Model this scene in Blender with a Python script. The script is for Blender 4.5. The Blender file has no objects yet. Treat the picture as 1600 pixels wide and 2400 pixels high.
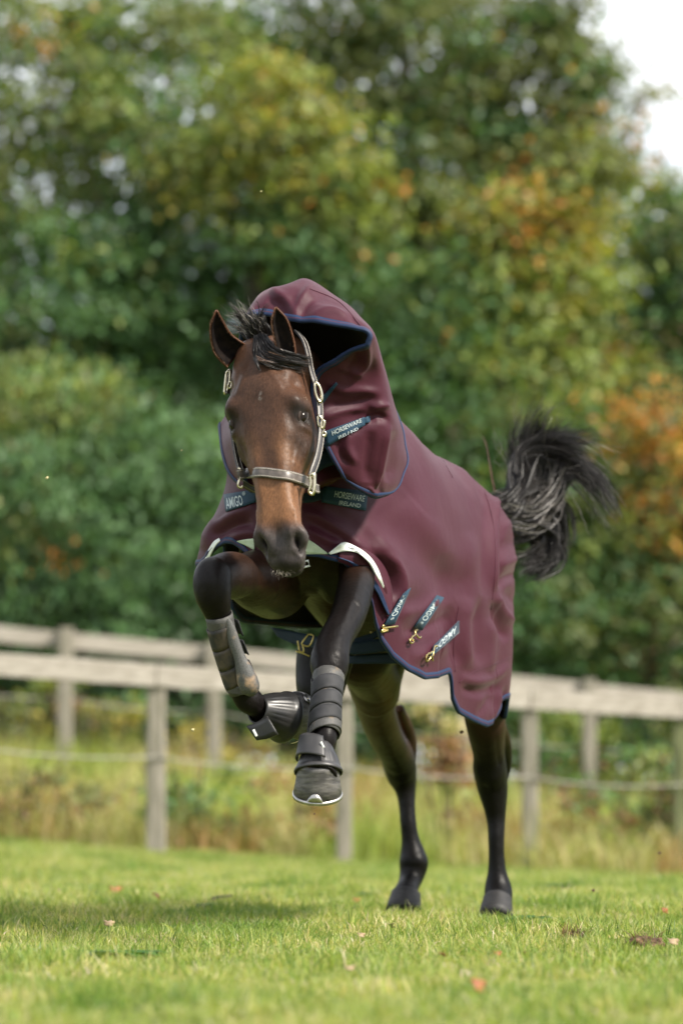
import bpy, math, random
import numpy as np
from mathutils import Vector, Matrix
from mathutils.bvhtree import BVHTree

SC = bpy.context.scene
COL = SC.collection
rng = np.random.default_rng(7)
random.seed(7)

# ------------------------------------------------------------------ camera
FPX = 8000.0                       # focal length in pixels of the 1600 px wide frame
CAMZ = 0.5
PITCH = math.atan(620.0 / FPX)
cam_data = bpy.data.cameras.new("camera")
cam = bpy.data.objects.new("camera", cam_data)
COL.objects.link(cam)
cam.location = (0, 0, CAMZ)
cam.rotation_euler = (math.pi / 2 + PITCH, 0, 0)
cam_data.sensor_fit = 'HORIZONTAL'
cam_data.sensor_width = 24.0
cam_data.lens = FPX / 1600.0 * 24.0
cam_data.clip_start = 0.1
cam_data.clip_end = 2000
cam_data.dof.use_dof = True
cam_data.dof.focus_distance = 10.3
cam_data.dof.aperture_fstop = 2.05
cam_data.dof.aperture_blades = 0
SC.camera = cam

# ------------------------------------------------------------------ world, sun, exposure
SUN_DIR = Vector((0.64, -0.36, 0.70)).normalized()
world = bpy.data.worlds.new("World")
SC.world = world
world.use_nodes = True
wn = world.node_tree
wn.nodes.clear()
w_out = wn.nodes.new("ShaderNodeOutputWorld")
w_bg = wn.nodes.new("ShaderNodeBackground")
w_sky = wn.nodes.new("ShaderNodeTexSky")
w_sky.sky_type = 'NISHITA'
w_sky.sun_disc = False
w_sky.sun_elevation = math.asin(SUN_DIR.z)
w_sky.sun_rotation = math.atan2(SUN_DIR.x, SUN_DIR.y)
w_sky.air_density = 1.0
w_sky.dust_density = 1.5
w_tc = wn.nodes.new("ShaderNodeTexCoord")
w_map = wn.nodes.new("ShaderNodeMapping")
w_map.inputs["Scale"].default_value = (1.2, 1.2, 3.0)
w_noise = wn.nodes.new("ShaderNodeTexNoise")
w_noise.inputs["Scale"].default_value = 2.2
w_noise.inputs["Detail"].default_value = 6
w_ramp = wn.nodes.new("ShaderNodeValToRGB")
w_ramp.color_ramp.elements[0].position = 0.36
w_ramp.color_ramp.elements[1].position = 0.52
w_mix = wn.nodes.new("ShaderNodeMixRGB")
w_mix.inputs[2].default_value = (13.5, 13.9, 14.6, 1)      # white cloud
wn.links.new(w_tc.outputs["Generated"], w_map.inputs["Vector"])
wn.links.new(w_map.outputs[0], w_noise.inputs["Vector"])
wn.links.new(w_noise.outputs[0], w_ramp.inputs[0])
wn.links.new(w_ramp.outputs[0], w_mix.inputs[0])
wn.links.new(w_sky.outputs[0], w_mix.inputs[1])
wn.links.new(w_mix.outputs[0], w_bg.inputs[0])
w_bg.inputs[1].default_value = 0.06
wn.links.new(w_bg.outputs[0], w_out.inputs[0])

sun_data = bpy.data.lights.new("sun", 'SUN')
sun_data.energy = 4.0
sun_data.angle = math.radians(6.0)
sun_data.color = (1.0, 0.93, 0.82)
sun = bpy.data.objects.new("sun", sun_data)
COL.objects.link(sun)
sun.rotation_euler = (-SUN_DIR).to_track_quat('-Z', 'Y').to_euler()
sun.location = SUN_DIR * 60

SC.view_settings.view_transform = 'Standard'
SC.view_settings.look = 'None'
SC.view_settings.exposure = 1.05
SC.view_settings.gamma = 1
SC.view_settings.use_curve_mapping = False

# ------------------------------------------------------------------ helpers
CT, ST = math.cos(PITCH), math.sin(PITCH)


def P(px, py, Y):
    """world point seen at pixel (px, py) of the photograph at world depth Y"""
    dx, dy = (px - 800.0) / FPX, (1200.0 - py) / FPX
    wy, wz = CT - ST * dy, ST + CT * dy
    s = Y / wy
    return Vector((dx * s, Y, CAMZ + wz * s))


def ray(px, py):
    dx, dy = (px - 800.0) / FPX, (1200.0 - py) / FPX
    return Vector((dx, CT - ST * dy, ST + CT * dy)).normalized()


def to_px(v):
    """(n,3) world -> (n,2) photo pixels"""
    v = np.asarray(v, float)
    x, y, z = v[:, 0], v[:, 1], v[:, 2] - CAMZ
    f = y * CT + z * ST
    u = -y * ST + z * CT
    return np.stack([800 + FPX * x / f, 1200 - FPX * u / f], 1)


def mesh_obj(name, verts, faces, mat=None, parent=None, smooth=True, link=True, attrs=None):
    verts = np.asarray(verts, np.float32)
    me = bpy.data.meshes.new(name)
    if isinstance(faces, np.ndarray):
        k = faces.shape[1]
        n = len(faces)
        me.vertices.add(len(verts))
        me.vertices.foreach_set("co", verts.ravel())
        me.loops.add(n * k)
        me.loops.foreach_set("vertex_index", faces.astype(np.int32).ravel())
        me.polygons.add(n)
        me.polygons.foreach_set("loop_start", np.arange(0, n * k, k, dtype=np.int32))
        me.update(calc_edges=True)
    else:
        me.from_pydata([tuple(v) for v in verts], [], faces)
        me.update()
    if smooth:
        me.polygons.foreach_set("use_smooth", np.ones(len(me.polygons), dtype=bool))
    if attrs:
        for an, data in attrs.items():
            data = np.asarray(data, np.float32)
            if data.ndim == 2:
                at = me.attributes.new(an, 'FLOAT_COLOR', 'POINT')
                if data.shape[1] == 3:
                    data = np.concatenate([data, np.ones((len(data), 1), np.float32)], 1)
                at.data.foreach_set("color", data.ravel())
            else:
                at = me.attributes.new(an, 'FLOAT', 'POINT')
                at.data.foreach_set("value", data.ravel())
    if mat is not None:
        me.materials.append(mat)
    ob = bpy.data.objects.new(name, me)
    if link:
        COL.objects.link(ob)
    if parent is not None:
        ob.parent = parent
    return ob


def empty(name, loc=(0, 0, 0)):
    o = bpy.data.objects.new(name, None)
    o.empty_display_size = 0.1
    COL.objects.link(o)
    return o


def tag(o, label=None, cat=None, group=None, kind=None):
    if label: o["label"] = label
    if cat: o["category"] = cat
    if group: o["group"] = group
    if kind: o["kind"] = kind
    return o


def catmull(pts, sub):
    """Catmull-Rom through rows of pts (n, d) -> ((n-1)*sub+1, d)"""
    p = np.asarray(pts, float)
    n = len(p)
    if n == 2:
        t = np.linspace(0, 1, sub + 1)[:, None]
        return p[0] * (1 - t) + p[1] * t
    ext = np.concatenate([[2 * p[0] - p[1]], p, [2 * p[-1] - p[-2]]])
    out = []
    for i in range(n - 1):
        p0, p1, p2, p3 = ext[i], ext[i + 1], ext[i + 2], ext[i + 3]
        for k in range(sub):
            t = k / sub
            out.append(0.5 * (2 * p1 + (p2 - p0) * t + (2 * p0 - 5 * p1 + 4 * p2 - p3) * t * t
                              + (3 * p1 - p0 - 3 * p2 + p3) * t ** 3))
    out.append(p[-1])
    return np.array(out)


def grid_faces(nr, nc, closed=False):
    r = np.arange(nr - 1)[:, None]
    m = nc if closed else nc - 1
    c = np.arange(m)[None, :]
    c2 = (c + 1) % nc
    f = np.stack([r * nc + c, r * nc + c2, (r + 1) * nc + c2, (r + 1) * nc + c], -1)
    return f.reshape(-1, 4)


def unit(v):
    v = np.asarray(v, float)
    return v / (np.linalg.norm(v, axis=-1, keepdims=True) + 1e-12)


def smoothstep(a, b, x):
    t = np.clip((np.asarray(x, float) - a) / (b - a), 0, 1)
    return t * t * (3 - 2 * t)


# ------------------------------------------------------------------ materials
def new_mat(name):
    m = bpy.data.materials.new(name)
    m.use_nodes = True
    nt = m.node_tree
    b = nt.nodes["Principled BSDF"]
    return m, nt, b


def noise_node(nt, scale, detail=3, vec=None, coord="Object", stretch=None):
    n = nt.nodes.new("ShaderNodeTexNoise")
    n.inputs["Scale"].default_value = scale
    n.inputs["Detail"].default_value = detail
    tc = nt.nodes.new("ShaderNodeTexCoord")
    if stretch:
        mp = nt.nodes.new("ShaderNodeMapping")
        mp.inputs["Scale"].default_value = stretch
        nt.links.new(tc.outputs[coord], mp.inputs["Vector"])
        nt.links.new(mp.outputs[0], n.inputs["Vector"])
    else:
        nt.links.new(tc.outputs[coord], n.inputs["Vector"])
    return n


def ramp_node(nt, fac, stops):
    r = nt.nodes.new("ShaderNodeValToRGB")
    cr = r.color_ramp
    while len(cr.elements) < len(stops):
        cr.elements.new(0.5)
    for e, (p, c) in zip(cr.elements, stops):
        e.position = p
        e.color = (*c, 1) if len(c) == 3 else c
    nt.links.new(fac, r.inputs[0])
    return r


def bump(nt, b, fac, strength, dist=0.01):
    n = nt.nodes.new("ShaderNodeBump")
    n.inputs["Strength"].default_value = strength
    n.inputs["Distance"].default_value = dist
    nt.links.new(fac, n.inputs["Height"])
    nt.links.new(n.outputs[0], b.inputs["Normal"])
    return n


def simple_mat(name, c1, c2, scale=20, rough=0.6, metal=0.0, bstr=0.2, bdist=0.003, detail=4, sheen=0.0, stretch=None, lo=0.35, hi=0.65, spec=0.5):
    m, nt, b = new_mat(name)
    n = noise_node(nt, scale, detail, stretch=stretch)
    r = ramp_node(nt, n.outputs[0], [(lo, c1), (hi, c2)])
    nt.links.new(r.outputs[0], b.inputs["Base Color"])
    b.inputs["Roughness"].default_value = rough
    b.inputs["Metallic"].default_value = metal
    b.inputs["Specular IOR Level"].default_value = spec
    if sheen:
        b.inputs["Sheen Weight"].default_value = sheen
    if bstr:
        bump(nt, b, n.outputs[0], bstr, bdist)
    return m


def leaf_mat(name, trans=0.35, rough=0.5, attr="tint", gain=1.0):
    m, nt, b = new_mat(name)
    a = nt.nodes.new("ShaderNodeAttribute")
    a.attribute_name = attr
    nt.links.new(a.outputs["Color"], b.inputs["Base Color"])
    b.inputs["Roughness"].default_value = rough
    b.inputs["Specular IOR Level"].default_value = 0.35
    t = nt.nodes.new("ShaderNodeBsdfTranslucent")
    mx = nt.nodes.new("ShaderNodeMixRGB")
    mx.blend_type = 'MULTIPLY'
    mx.inputs[0].default_value = 1
    mx.inputs[2].default_value = (1.5, 1.45, 0.6, 1)
    nt.links.new(a.outputs["Color"], mx.inputs[1])
    nt.links.new(mx.outputs[0], t.inputs["Color"])
    ms = nt.nodes.new("ShaderNodeMixShader")
    ms.inputs[0].default_value = trans
    out = nt.nodes["Material Output"]
    nt.links.new(b.outputs[0], ms.inputs[1])
    nt.links.new(t.outputs[0], ms.inputs[2])
    nt.links.new(ms.outputs[0], out.inputs["Surface"])
    return m


M_LEAF = leaf_mat("leaf", 0.38)
M_GRASS = leaf_mat("grass_blade", 0.4, 0.45)
_nt = M_GRASS.node_tree
_geo = _nt.nodes.new("ShaderNodeNewGeometry")
_no = _nt.nodes.new("ShaderNodeTexNoise"); _no.inputs["Scale"].default_value = 1.6; _no.inputs["Detail"].default_value = 5
_nt.links.new(_geo.outputs["Position"], _no.inputs["Vector"])
_rp = ramp_node(_nt, _no.outputs[0], [(0.34, (.55, .72, .5)), (0.5, (1, 1, 1)), (0.64, (1.18, 1.08, 1.25))])
_at = [n for n in _nt.nodes if n.type == 'ATTRIBUTE'][0]
_mm = _nt.nodes.new("ShaderNodeMixRGB"); _mm.blend_type = 'MULTIPLY'; _mm.inputs[0].default_value = 1
_tg = [l.to_socket for l in _at.outputs["Color"].links]
_nt.links.new(_at.outputs["Color"], _mm.inputs[1]); _nt.links.new(_rp.outputs[0], _mm.inputs[2])
for _t in _tg: _nt.links.new(_mm.outputs[0], _t)
M_STRAW = leaf_mat("rough_grass_blade", 0.3, 0.6)
M_BARK = simple_mat("bark", (0.03, 0.022, 0.015), (0.09, 0.07, 0.05), 14, 0.9, bstr=0.8, bdist=0.02, stretch=(1, 1, 0.25))
M_WOOD = simple_mat("weathered_rail_wood", (0.212, 0.188, 0.152), (0.353, 0.321, 0.278), 6, 0.85, bstr=0.5, bdist=0.01, stretch=(0.6, 4, 6), lo=0.3, hi=0.7)
M_POST = simple_mat("post_wood", (0.133, 0.125, 0.087), (0.279, 0.250, 0.206), 7, 0.85, bstr=0.5, bdist=0.01, stretch=(5, 5, 0.7), lo=0.3, hi=0.7)
M_POSTG = simple_mat("algae_green_post_wood", (0.07, 0.085, 0.03), (0.18, 0.19, 0.09), 7, 0.85, bstr=0.5, bdist=0.01, stretch=(5, 5, 0.7), lo=0.3, hi=0.7)
M_ROPE = simple_mat("fence_tape", (0.225, 0.217, 0.180), (0.315, 0.300, 0.262), 30, 0.8)

# ------------------------------------------------------------------ ground
def ground_z(x, y):
    x = np.asarray(x, float); y = np.asarray(y, float)
    s = smoothstep(14.5, 22.5, y)
    z = s * (-0.085 - 0.055 * np.clip(x, -6, 6))
    bk = smoothstep(23.8, 29.5, y)
    z = z + bk * (0.36 - 0.045 * np.clip(x, -6, 6))
    z = z + 0.012 * np.sin(x * 1.9 + 0.6 * y) * np.sin(y * 1.3 + 0.5) + 0.006 * np.sin(x * 5.1 + y * 2.2)
    return z


xs = np.concatenate([np.linspace(-400, -14, 14), np.linspace(-12, 12, 121), np.linspace(14, 400, 14)])
ys = np.concatenate([np.linspace(-60, 2, 8), np.linspace(3, 36, 166), np.linspace(38, 600, 20)])
gx, gy = np.meshgrid(xs, ys)
gv = np.stack([gx, gy, ground_z(gx, gy)], -1).reshape(-1, 3)
m, nt, b = new_mat("turf_soil")
n1 = noise_node(nt, 2.5, 5)
n2 = noise_node(nt, 60, 4)
r1 = ramp_node(nt, n1.outputs[0], [(0.3, (0.12, 0.17, 0.04)), (0.7, (0.22, 0.26, 0.07))])
r2 = ramp_node(nt, n2.outputs[0], [(0.3, (0.45, 0.42, 0.35)), (0.65, (1, 1, 1))])
mx = nt.nodes.new("ShaderNodeMixRGB"); mx.blend_type = 'MULTIPLY'; mx.inputs[0].default_value = 1
nt.links.new(r1.outputs[0], mx.inputs[1]); nt.links.new(r2.outputs[0], mx.inputs[2])
nt.links.new(mx.outputs[0], b.inputs["Base Color"])
b.inputs["Roughness"].default_value = 0.95
b.inputs["Specular IOR Level"].default_value = 0.1
bump(nt, b, n2.outputs[0], 0.8, 0.03)
ground = tag(mesh_obj("ground", gv, grid_faces(len(ys), len(xs)), m), "grassy paddock ground running back to a weedy bank", kind="structure")
GROUND_BVH = BVHTree.FromPolygons([tuple(v) for v in gv], [tuple(f) for f in grid_faces(len(ys), len(xs))])


# ------------------------------------------------------------------ grass
def blades(n, area, hmin, hmax, w, lean, colors, weights, seed, base=None, segs=3, dead=0.0):
    """numpy grass blades: returns verts, faces (tris+quads as quads strip), tint"""
    r = np.random.default_rng(seed)
    if base is None:
        bx = r.uniform(-area / 2, area / 2, n); by = r.uniform(-area / 2, area / 2, n); bz = np.zeros(n)
    else:
        bx, by, bz = base.T
    h = r.uniform(hmin, hmax, n) * (0.7 + 0.5 * r.random(n))
    ang = r.uniform(0, 2 * math.pi, n)
    ln = np.abs(r.normal(0, lean, n)) + 0.1
    fa = r.uniform(0, 2 * math.pi, n)
    ww = w * r.uniform(0.6, 1.3, n)
    ci = r.choice(len(colors), n, p=np.array(weights) / sum(weights))
    col = np.array(colors)[ci] * r.uniform(0.75, 1.25, (n, 1))
    V = []; C = []
    for k in range(segs + 1):
        t = k / segs
        cx = bx + np.cos(ang) * h * ln * t * t
        cy = by + np.sin(ang) * h * ln * t * t
        cz = bz + h * (t - 0.28 * np.minimum(ln, 1.5) * t * t)
        wk = ww * (1 - t ** 1.6) + 0.0002
        ox, oy = np.cos(fa) * wk / 2, np.sin(fa) * wk / 2
        V.append(np.stack([cx - ox, cy - oy, cz], -1)); V.append(np.stack([cx + ox, cy + oy, cz], -1))
        cc = col
        C += [cc, cc]
    V = np.stack(V, 1); C = np.stack(C, 1)
    m_ = 2 * (segs + 1)
    idx = np.arange(n)[:, None, None] * m_
    f = np.array([[2 * k, 2 * k + 1, 2 * k + 3, 2 * k + 2] for k in range(segs)])[None]
    return V.reshape(-1, 3), (idx + f).reshape(-1, 4), C.reshape(-1, 3)


GCOL = [(0.266, 0.323, 0.071), (0.168, 0.251, 0.047), (0.355, 0.376, 0.123), (0.514, 0.466, 0.235), (0.531, 0.458, 0.339), (0.063, 0.125, 0.028)]
GW = [5, 3, 5, 3.2, 1.4, 1.2]
tuft_col = bpy.data.collections.new("grass_tufts")
for i in range(7):
    hm = [0.022, 0.032, 0.019, 0.028, 0.036, 0.022, 0.055][i]
    v, f, c = blades(150, 0.22, hm * 0.5, hm * 1.3, 0.0032, 0.9, GCOL, GW if i < 6 else [3, 6, 2, .5, .2, 3], 50 + i)
    o = mesh_obj("grass_tuft", v, f, M_GRASS, link=False, attrs={"tint": c})
    tuft_col.objects.link(o)


def scatter_group(name, collection, density, smin, smax, seed):
    ng = bpy.data.node_groups.new(name, 'GeometryNodeTree')
    ng.interface.new_socket("Geometry", in_out='INPUT', socket_type='NodeSocketGeometry')
    ng.interface.new_socket("Geometry", in_out='OUTPUT', socket_type='NodeSocketGeometry')
    N = ng.nodes; L = ng.links
    gi = N.new("NodeGroupInput"); go = N.new("NodeGroupOutput")
    dp = N.new("GeometryNodeDistributePointsOnFaces"); dp.inputs["Density"].default_value = density; dp.inputs["Seed"].default_value = seed
    ci = N.new("GeometryNodeCollectionInfo"); ci.inputs["Collection"].default_value = collection
    ci.inputs["Separate Children"].default_value = True; ci.inputs["Reset Children"].default_value = True
    ip = N.new("GeometryNodeInstanceOnPoints"); ip.inputs["Pick Instance"].default_value = True
    rv = N.new("FunctionNodeRandomValue"); rv.data_type = 'FLOAT_VECTOR'
    rv.inputs[0].default_value = (-0.12, -0.12, 0); rv.inputs[1].default_value = (0.12, 0.12, 6.283)
    rs = N.new("FunctionNodeRandomValue"); rs.data_type = 'FLOAT'; rs.inputs[2].default_value = smin; rs.inputs[3].default_value = smax; rs.inputs["Seed"].default_value = 3
    L.new(gi.outputs[0], dp.inputs["Mesh"]); L.new(dp.outputs["Points"], ip.inputs["Points"])
    nz = N.new("ShaderNodeTexNoise"); nz.inputs["Scale"].default_value = 2.2; nz.inputs["Detail"].default_value = 4
    ps = N.new("GeometryNodeInputPosition"); L.new(ps.outputs[0], nz.inputs["Vector"])
    mr = N.new("ShaderNodeMapRange"); mr.inputs[1].default_value = 0.35; mr.inputs[2].default_value = 0.65; mr.inputs[3].default_value = 0.55; mr.inputs[4].default_value = 1.35
    L.new(nz.outputs[0], mr.inputs[0])
    mu = N.new("ShaderNodeMath"); mu.operation = 'MULTIPLY'; L.new(rs.outputs[1], mu.inputs[0]); L.new(mr.outputs[0], mu.inputs[1])
    L.new(ci.outputs[0], ip.inputs["Instance"]); L.new(rv.outputs[0], ip.inputs["Rotation"]); L.new(mu.outputs[0], ip.inputs["Scale"])
    L.new(ip.outputs[0], go.inputs[0])
    return ng


gxs = np.linspace(-4.2, 4.2, 57); gys = np.linspace(5.0, 23.6, 125)
ggx, ggy = np.meshgrid(gxs, gys)
gv2 = np.stack([ggx, ggy, ground_z(ggx, ggy) + 0.002], -1).reshape(-1, 3)
gf2 = grid_faces(len(gys), len(gxs))
grass = mesh_obj("grass", gv2, gf2, M_GRASS)
tag(grass, "short bright green grass covering the paddock under the horse", kind="stuff")
gm = grass.modifiers.new("scatter", 'NODES'); gm.node_group = scatter_group("grass_scatter", tuft_col, 90, 0.65, 1.25, 1)
gm2 = None

# ------------------------------------------------------------------ rough grass between and behind the fences
nrg = 42000
rx = rng.uniform(-6.5, 6.5, nrg); ry = 23.0 + 11.5 * rng.random(nrg) ** 1.2
keep = np.sin(rx * 2.3 + ry) + np.sin(rx * 5.1 - ry * 1.7) + rng.normal(0, .9, nrg) > -1.2
rx, ry = rx[keep], ry[keep]
patch = np.sin(rx * 1.7 + 0.8 * ry + 1.0) + 0.7 * np.sin(rx * 3.9 - 0.5 * ry)
bs = np.stack([rx, ry, ground_z(rx, ry)], 1)
RC = [(0.306, 0.316, 0.097), (0.414, 0.385, 0.159), (0.474, 0.404, 0.212), (0.218, 0.267, 0.070), (0.267, 0.197, 0.106)]
v1, f1, c1 = blades(len(bs), 1, 0.22, 0.52, 0.013, 0.8, RC, [4, 4, 2.5, 3, 0.8], 90, base=bs, segs=3)
pc = np.repeat(patch, 8)[:, None]
c1 = c1 * np.where(pc > 0.5, np.array([[0.7, 0.9, 0.5]]), np.where(pc < -0.8, np.array([[0.85, 0.62, 0.6]]), np.array([[1, 1, 1.0]])))
tag(mesh_obj("rough_grass", v1, f1, M_STRAW, attrs={"tint": c1}), "long straw coloured and pale green rough grass on the bank behind the fence", kind="stuff")


# ------------------------------------------------------------------ fences
def box_along(a, b2, w, h, jitter=0.0, seg=1):
    """box from a to b2: w horizontal thickness, h vertical height, slightly bevelled ring of 8"""
    a, b2 = Vector(a), Vector(b2)
    d = (b2 - a).normalized()
    side = d.cross(Vector((0, 0, 1)))
    if side.length < 1e-3:
        side = Vector((1, 0, 0))
    side.normalize()
    up = side.cross(d).normalized()
    e = min(w, h) * 0.12
    prof = [(-w / 2 + e, -h / 2), (w / 2 - e, -h / 2), (w / 2, -h / 2 + e), (w / 2, h / 2 - e), (w / 2 - e, h / 2), (-w / 2 + e, h / 2), (-w / 2, h / 2 - e), (-w / 2, -h / 2 + e)]
    V = []; F = []
    for k in range(seg + 1):
        c = a.lerp(b2, k / seg)
        for (s, u) in prof:
            V.append(c + side * (s + random.uniform(-jitter, jitter)) + up * (u + random.uniform(-jitter, jitter)))
    for k in range(seg):
        for i in range(8):
            F.append((k * 8 + i, k * 8 + (i + 1) % 8, (k + 1) * 8 + (i + 1) % 8, (k + 1) * 8 + i))
    F.append(tuple(range(7, -1, -1))); F.append(tuple(seg * 8 + i for i in range(8)))
    return V, F


def tube_mesh(pts, r, n=6, closed=False):
    p = np.asarray([tuple(q) for q in pts], float)
    if closed:
        t = np.roll(p, -1, 0) - np.roll(p, 1, 0)
    else:
        t = np.gradient(p, axis=0)
    t = unit(t)
    ref = np.tile(np.array([[0.31, 0.2, 0.93]]), (len(p), 1))
    a = unit(np.cross(t, ref)); b_ = np.cross(t, a)
    rr = np.broadcast_to(np.asarray(r, float), (len(p),))
    th = np.linspace(0, 2 * math.pi, n, endpoint=False)
    v = p[:, None] + rr[:, None, None] * (np.cos(th)[None, :, None] * a[:, None] + np.sin(th)[None, :, None] * b_[:, None])
    v = v.reshape(-1, 3)
    f = [tuple(q) for q in grid_faces(len(p), n, True)]
    if closed:
        L_ = (len(p) - 1) * n
        f += [(L_ + i, L_ + (i + 1) % n, (i + 1) % n, i) for i in range(n)]
    else:
        f += [tuple(range(n - 1, -1, -1)), tuple((len(p) - 1) * n + i for i in range(n))]
    return v, f


def merge(parts):
    V = []; F = []; o = 0
    for v, f in parts:
        V += [tuple(q) for q in v]
        F += [tuple(int(i) + o for i in q) for q in f]
        o += len(v)
    return V, F


def build_fence(name, label, posts, rail_top, rail_h, post_over, wire_drop, wire_r, front):
    root = empty(name)
    tag(root, label, "fence")
    prev = None
    for (px, Y, ytop) in posts:
        tp = P(px, ytop, Y)
        gz = float(ground_z(tp.x, Y)) - 0.25
        w = 0.115 + random.uniform(-.008, .012)
        lean = random.uniform(-.02, .02)
        v, f = box_along((tp.x + lean, Y, gz), (tp.x, Y, tp.z + post_over), w, w, 0.004, 5)
        mesh_obj("post", v, f, M_POSTG if (front and px == 1596) else M_POST, root, smooth=False)
        cur = (tp, Y)
        if prev:
            a = prev[0].copy(); c = tp.copy()
            off = -(w / 2 + 0.022) if front else (w / 2 + 0.022)
            a.y += off; c.y += off
            a.z -= rail_h / 2; c.z -= rail_h / 2
            dv = (c - a).normalized()
            v, f = box_along(a + dv * 0.004, c - dv * 0.004, 0.038, rail_h + random.uniform(-.006, .006), 0.003, 6)
            mesh_obj("rail", v, f, M_WOOD, root, smooth=False)
            a2 = prev[0] + Vector((0, off * 1.15, -wire_drop)); c2 = tp + Vector((0, off * 1.15, -wire_drop))
            pts = [a2.lerp(c2, t) - Vector((0, 0, 0.035 * 4 * t * (1 - t))) for t in np.linspace(0, 1, 9)]
            v, f = tube_mesh(pts, wire_r, 6)
            mesh_obj("fence_wire", v, f, M_ROPE, root)
        prev = cur
    return root


def near_y(px): return 1533 + (1637 - 1533) * (px / 1590.0) ** 0.93 if px > 0 else 1533 + px * 0.075
near_posts = [(-1840, 20.1), (-1400, 20.5), (-960, 20.9), (-520, 21.3), (-80, 21.9), (366, 22.4), (808, 22.9), (1240, 23.4), (1596, 23.9), (2020, 24.4), (2440, 24.9), (2860, 25.4), (3280, 25.9), (3700, 26.4)]
build_fence("paddock_fence", "pale wooden fence just behind the horse with a single top rail and a low tape", [(p, Y, near_y(p)) for p, Y in near_posts], 0, 0.142, -0.012, 0.60, 0.0065, True)
far_posts = [(-1240, 28.2), (-890, 28.4), (-540, 28.6), (-190, 28.8), (155, 29.0), (500, 29.3), (800, 29.5), (1090, 29.8), (1380, 30.1), (1660, 30.4), (1960, 30.7), (2260, 31.0), (2560, 31.3)]
build_fence("paddock_fence", "second pale wooden fence farther back on the bank with posts standing above its rail", [(p, Y, 1482 + (p - 155) * 0.0975) for p, Y in far_posts], 0, 0.138, 0.04, 0.56, 0.007, False)

# ------------------------------------------------------------------ trees
PAL = {
    'dark': [(0.037, 0.076, 0.029), (0.045, 0.086, 0.034), (0.030, 0.062, 0.026)],
    'mid': [(0.086, 0.175, 0.067), (0.103, 0.193, 0.074), (0.071, 0.145, 0.057)],
    'blue': [(0.111, 0.200, 0.088), (0.129, 0.224, 0.097), (0.095, 0.165, 0.076)],
    'olive': [(0.140, 0.165, 0.059), (0.168, 0.188, 0.071), (0.112, 0.135, 0.050)],
    'ygreen': [(0.201, 0.257, 0.064), (0.236, 0.280, 0.071), (0.166, 0.214, 0.054)],
    'yellow': [(0.385, 0.340, 0.084), (0.350, 0.322, 0.084), (0.437, 0.359, 0.096)],
    'orange': [(0.460, 0.202, 0.046), (0.423, 0.166, 0.041), (0.478, 0.248, 0.055)],
    'rust': [(0.224, 0.123, 0.062), (0.179, 0.106, 0.056), (0.280, 0.168, 0.084)],
    'straw': [(0.448, 0.392, 0.213), (0.504, 0.437, 0.246), (0.381, 0.336, 0.168)],
}


def leaf_cloud(blobs, size, seed, droop=0.0, fluff=0.16):
    r = np.random.default_rng(seed)
    VV, CC = [], []
    for (px, py, Y, rx_, ry_, mix, n) in blobs:
        c = np.array(P(px, py, Y))
        sx, sz = rx_ * Y / FPX, ry_ * Y / FPX
        sy = sx * 0.75
        nsub = max(6, int(n / 55))
        u = unit(r.normal(size=(nsub, 3)))
        rad = 0.45 + 0.55 * r.random(nsub) ** 0.6
        sub = c + u * rad[:, None] * np.array([sx, sy, sz])
        keys = list(mix.keys()); wts = np.array([mix[k] for k in keys], float); wts /= wts.sum()
        sk = r.choice(len(keys), nsub, p=wts)
        si = r.integers(0, nsub, n)
        sp = fluff * (0.7 + 0.7 * r.random(nsub))
        pos = sub[si] + r.normal(size=(n, 3)) * sp[si][:, None] * np.array([1.25, 1.1, 0.7])
        key = np.where(r.random(n) < 0.85, sk[si], r.choice(len(keys), n, p=wts))
        pal = np.array([PAL[k] for k in keys])
        col = pal[key, r.integers(0, 3, n)] * r.uniform(0.7, 1.35, (n, 1)) * (0.85 + 0.3 * r.random(nsub))[si][:, None]
        outward = unit(pos - c)
        nrm = unit(outward * 0.5 + np.array([0, 0, 0.6]) + r.normal(size=(n, 3)) * 0.7)
        t = unit(np.cross(nrm, r.normal(size=(n, 3))) + np.array([0, 0, -droop]))
        bt = unit(np.cross(nrm, t))
        s = size * r.uniform(0.6, 1.35, n)[:, None]
        q = np.stack([pos - t * s, pos + bt * s * 0.55 + nrm * s * .12, pos + t * s, pos - bt * s * 0.55 + nrm * s * .12], 1)
        VV.append(q.reshape(-1, 3)); CC.append(np.repeat(col, 4, 0))
    V = np.concatenate(VV); C = np.concatenate(CC)
    F = np.arange(len(V)).reshape(-1, 4)
    return V, F, C


def limb_mesh(base, blobs, r0, seed):
    """tapered trunk with limbs reaching to the crown's clumps"""
    rr = random.Random(seed)
    cs = [Vector(P(b[0], b[1], b[2])) for b in blobs]
    top = max(cs, key=lambda q: q.z)
    base = Vector(base)
    mid = base.lerp(top, 0.5) + Vector((rr.uniform(-.25, .25), rr.uniform(-.25, .25), 0))
    trunk = catmull([base - Vector((0, 0, .3)), base.lerp(mid, .4), mid, top], 6)
    rad = r0 * np.linspace(1.15, 0.15, len(trunk)) ** 1.1
    parts = [tube_mesh(trunk, rad, 10)]
    for c in cs:
        if (c - top).length < 0.2: continue
        tz = base.z + (c.z - base.z) * rr.uniform(0.35, 0.7)
        k = int(np.argmin(np.abs(trunk[:, 2] - tz)))
        s = Vector(trunk[k])
        m_ = s.lerp(c, .5) + Vector((rr.uniform(-.2, .2), rr.uniform(-.2, .2), rr.uniform(0, .35)))
        br = catmull([s, m_, c], 5)
        parts.append(tube_mesh(br, rad[k] * np.linspace(.6, .12, len(br)), 7))
    return merge(parts)


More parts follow.
